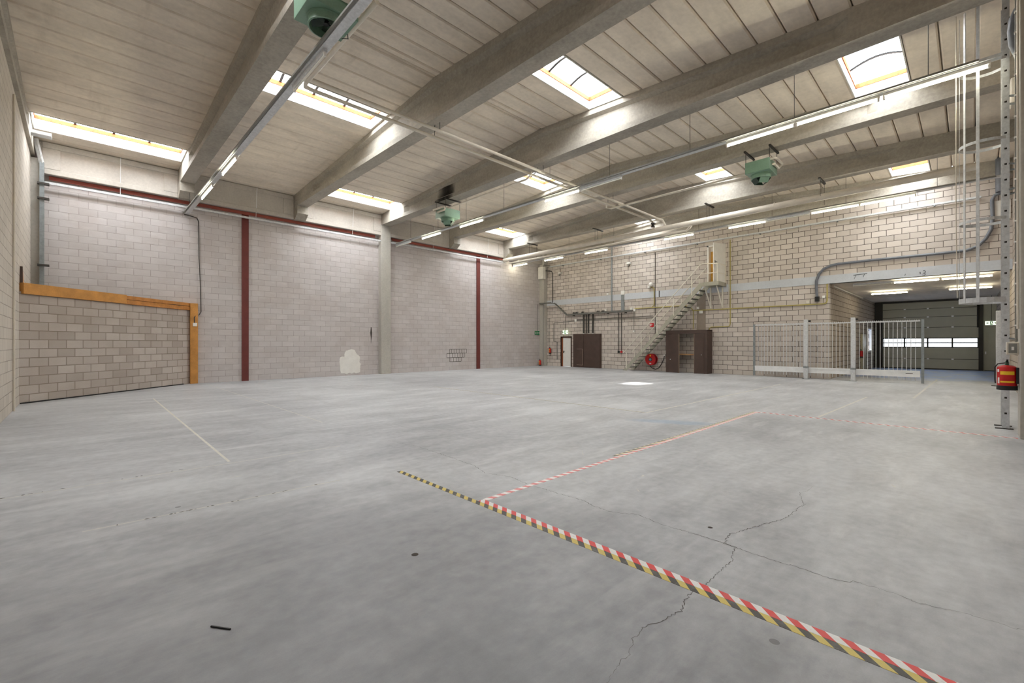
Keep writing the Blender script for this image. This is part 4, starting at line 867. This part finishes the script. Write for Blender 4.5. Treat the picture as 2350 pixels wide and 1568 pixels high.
struct('side_panel', MB().box(XD, XD + .06, -1.1, -.56, 2.62, 4.4), DOORP, d4); struct('door_leaf', MB().box(XD, XD + .06, -1.1, -.58, .03, 2.58), DOORP, d4, bevel=.005)
struct('door_frame', MB().box(XD - .02, XD + .06, -.60, -.56, 0, 2.62).box(XD - .02, XD + .06, -1.1, -.56, 2.58, 2.62), STEEL, d4); struct('door_handle', MB().box(XD - .05, XD, -.68, -.62, 1.0, 1.15), ALU, d4)
struct('wall_end', MB().box(XD + .1, XD + .3, -1.4, -.58, 0, 4.65).box(XD + .1, XD + .3, 4.1, 4.8, 0, 4.65), DARKST)
pn = thing('door_5', 'beige door leaf on the passage side wall behind the gate', 'door', (33.9, 4.45, 0), kind='structure')
struct('door_leaf', MB().box(33.2, 34.5, 4.42, 4.515, 0, 2.2), M('beige_leaf', (176, 170, 148), .5), pn)
simple('plastic_conduit', MB().tube([(25.3, 4.47, 4.34), (33.5, 4.47, 4.34)], .05, 6), CREAM, 'cream trunking along the top of the passage side wall', 'trunking')

# ------------------------------------------------------------------ ladder with safety cage
LX0, LX1, LY = 12.80, 13.22, -.48
ld = thing('caged_ladder', 'galvanized ladder with safety cage beside the right column', 'ladder', (12.93, LY, 0))
for x in (LX0, LX1):
    MB().box(x - .012, x + .012, LY - .05, LY + .05, 0.01, 8.30).build('stile', GALV, ld); MB().box(x - .06, x + .06, LY - .1, LY + .14, 0, .012).build('foot_plate', DARKST, ld)
for k in range(27):
    z = .30 + k * .30; MB().box(LX0 - .016, LX1 + .014, LY - .017, LY + .017, z - .017, z + .017).build('rung', BLACK if False else DARKST, ld)
def hoop(z):
    a = [(LX0 - .02, LY, z)]; c = (13.01, LY + .28); rx, ry = .34, .36
    for i in range(15):
        t = R(200 - i * 220 / 14); a.append((c[0] + rx * math.cos(t), c[1] + ry * math.sin(t), z))
    return a + [(LX1 + .02, LY, z)]
for z in (2.50, 4.08, 5.62, 7.16):
    m = MB(); pts = hoop(z)
    for p, q in zip(pts[:-1], pts[1:]): m.bar(p, q, .008, .055 if z > 2.6 else .10)
    m.build('cage_hoop', GALV, ld)
for ang_ in (165, 128, 90, 52, 15):
    t = R(ang_); x, y = 13.01 + .352 * math.cos(t), LY + .28 + .352 * math.sin(t)
    m = MB(); tx, ty = -math.sin(t), math.cos(t)
    m.bar((x, y, 2.46), (x, y, 8.3), .045, .007, up=(math.cos(t), math.sin(t), 0)); m.build('cage_strap', GALV, ld)
for z in (1.75, 4.6, 5.1, 6.4, 7.9):
    for x in (LX0, LX1): MB().bar((x, LY - .04, z), (x, YC + .01, z - .12 if z != 4.6 else z + .12), .03, .03).build('wall_bracket', GALVD, ld)
simple('pull_rope', MB().tube([(13.0, .20, 8.4), (13.0, .20, 4.3), (12.97, .19, 3.4), (12.93, .18, 2.58)], .010, 6), CREAM, 'thin rope hanging down along the outside of the ladder cage', 'rope')
eb = thing('switch_box', 'pale grey switch box on the right column above the large extinguisher', 'box', (11.9, -.55, 1.45))
MB().box(11.78, 12.0, -.6, -.45, 1.45, 1.67).build('case', CREAM, eb, bevel=.008); MB().box(11.768, 11.78, -.575, -.475, 1.475, 1.645).build('switch', PVC, eb); MB().box(11.755, 11.77, -.54, -.51, 1.53, 1.59).build('lever', WHITE, eb)
cq = thing('conduit', 'thin conduit with clips up the right column from the switch box', 'conduit', (11.88, -.57, 1.67))
MB().tube([(11.88, -.57, 1.67), (11.88, -.57, 7.9)], .018, 8).build('tube', PVC, cq)
for k in range(16): MB().box(11.86, 11.90, -.6, -.545, 1.95 + k * .37, 1.98 + k * .37).build('clip', WHITE, cq)
run('conduit', 'second thin pale conduit beside the clipped one on the right column', 'conduit', [(11.70, -.58, 1.9), (11.70, -.58, 7.9)], .016, CREAM)
fd2 = thing('flexible_duct', 'grey flexible duct bending down beside the top of the ladder', 'duct', (12.3, -.6, 7.0))
MB().tube([(12.3, -.80, 7.95), (12.3, -.70, 7.86), (12.3, -.62, 7.74), (12.3, -.57, 7.6), (12.3, -.55, 7.39), (12.3, -.57, 7.13), (12.3, -.66, 6.82), (12.3, -.70, 5.2), (12.3, -.72, 4.9)], .075, 12).build('pipe_run', HOSEG, fd2)
simple('wall_box', MB().box(14.6, 15.0, -1.05, -.62, 6.9, 7.45), CREAM, 'pale box high on the near wall behind the ladder', 'box', bevel=.02)

# ------------------------------------------------------------------ floor tape and litter
def tape(label, x0, x1, y0, y1, mat): return simple('floor_tape', MB().box(x0, x1, y0, y1, 0.0, .0018), mat, label, 'tape')
tape('yellow and black hazard tape strip nearest to the camera', 2.925, 2.99, -1.0, 5.13, YB_Y)
tape('red and white tape strip lying against the near yellow and black strip', 2.992, 3.06, -1.0, 3.58, RW_Y)
tape('red and white tape strip leading away from the near corner', 3.06, 11.68, 3.525, 3.59, RW_X)
tape('yellow and black tape strip beside the far half of the red and white strip', 5.6, 11.66, 3.592, 3.65, YB_X)
tape('faint red and white tape strip running from the far corner to the right column', 11.62, 11.69, -.58, 3.52, RW_Y)
tape('faded hazard tape strip in the middle of the hall', 9.62, 9.68, 5.40, 14.2, YB_F)
simple('black_stick', MB().bar((.55, 3.075, .005), (.625, 2.965, .005), .007, .008), BLACK, 'short black stick lying on the floor at the lower left', 'stick')
sc1 = thing('floor_hole_cap', None, None) if False else None
for x, y, r, lab in ((1.88, 3.02, .028, 'dark round floor plug left of the tape strips'), (4.05, 1.62, .022, 'dark floor plug right of the tape strips near the crack'), (1.12, 1.2, .03, 'dark stain-like floor plug nearest to the bottom edge')):
    simple('floor_plug', MB().lathe([(0, .002), (r * .8, .002), (r, .0005)], 10, (x, y, 0)), SOOT, lab, 'floor plug')
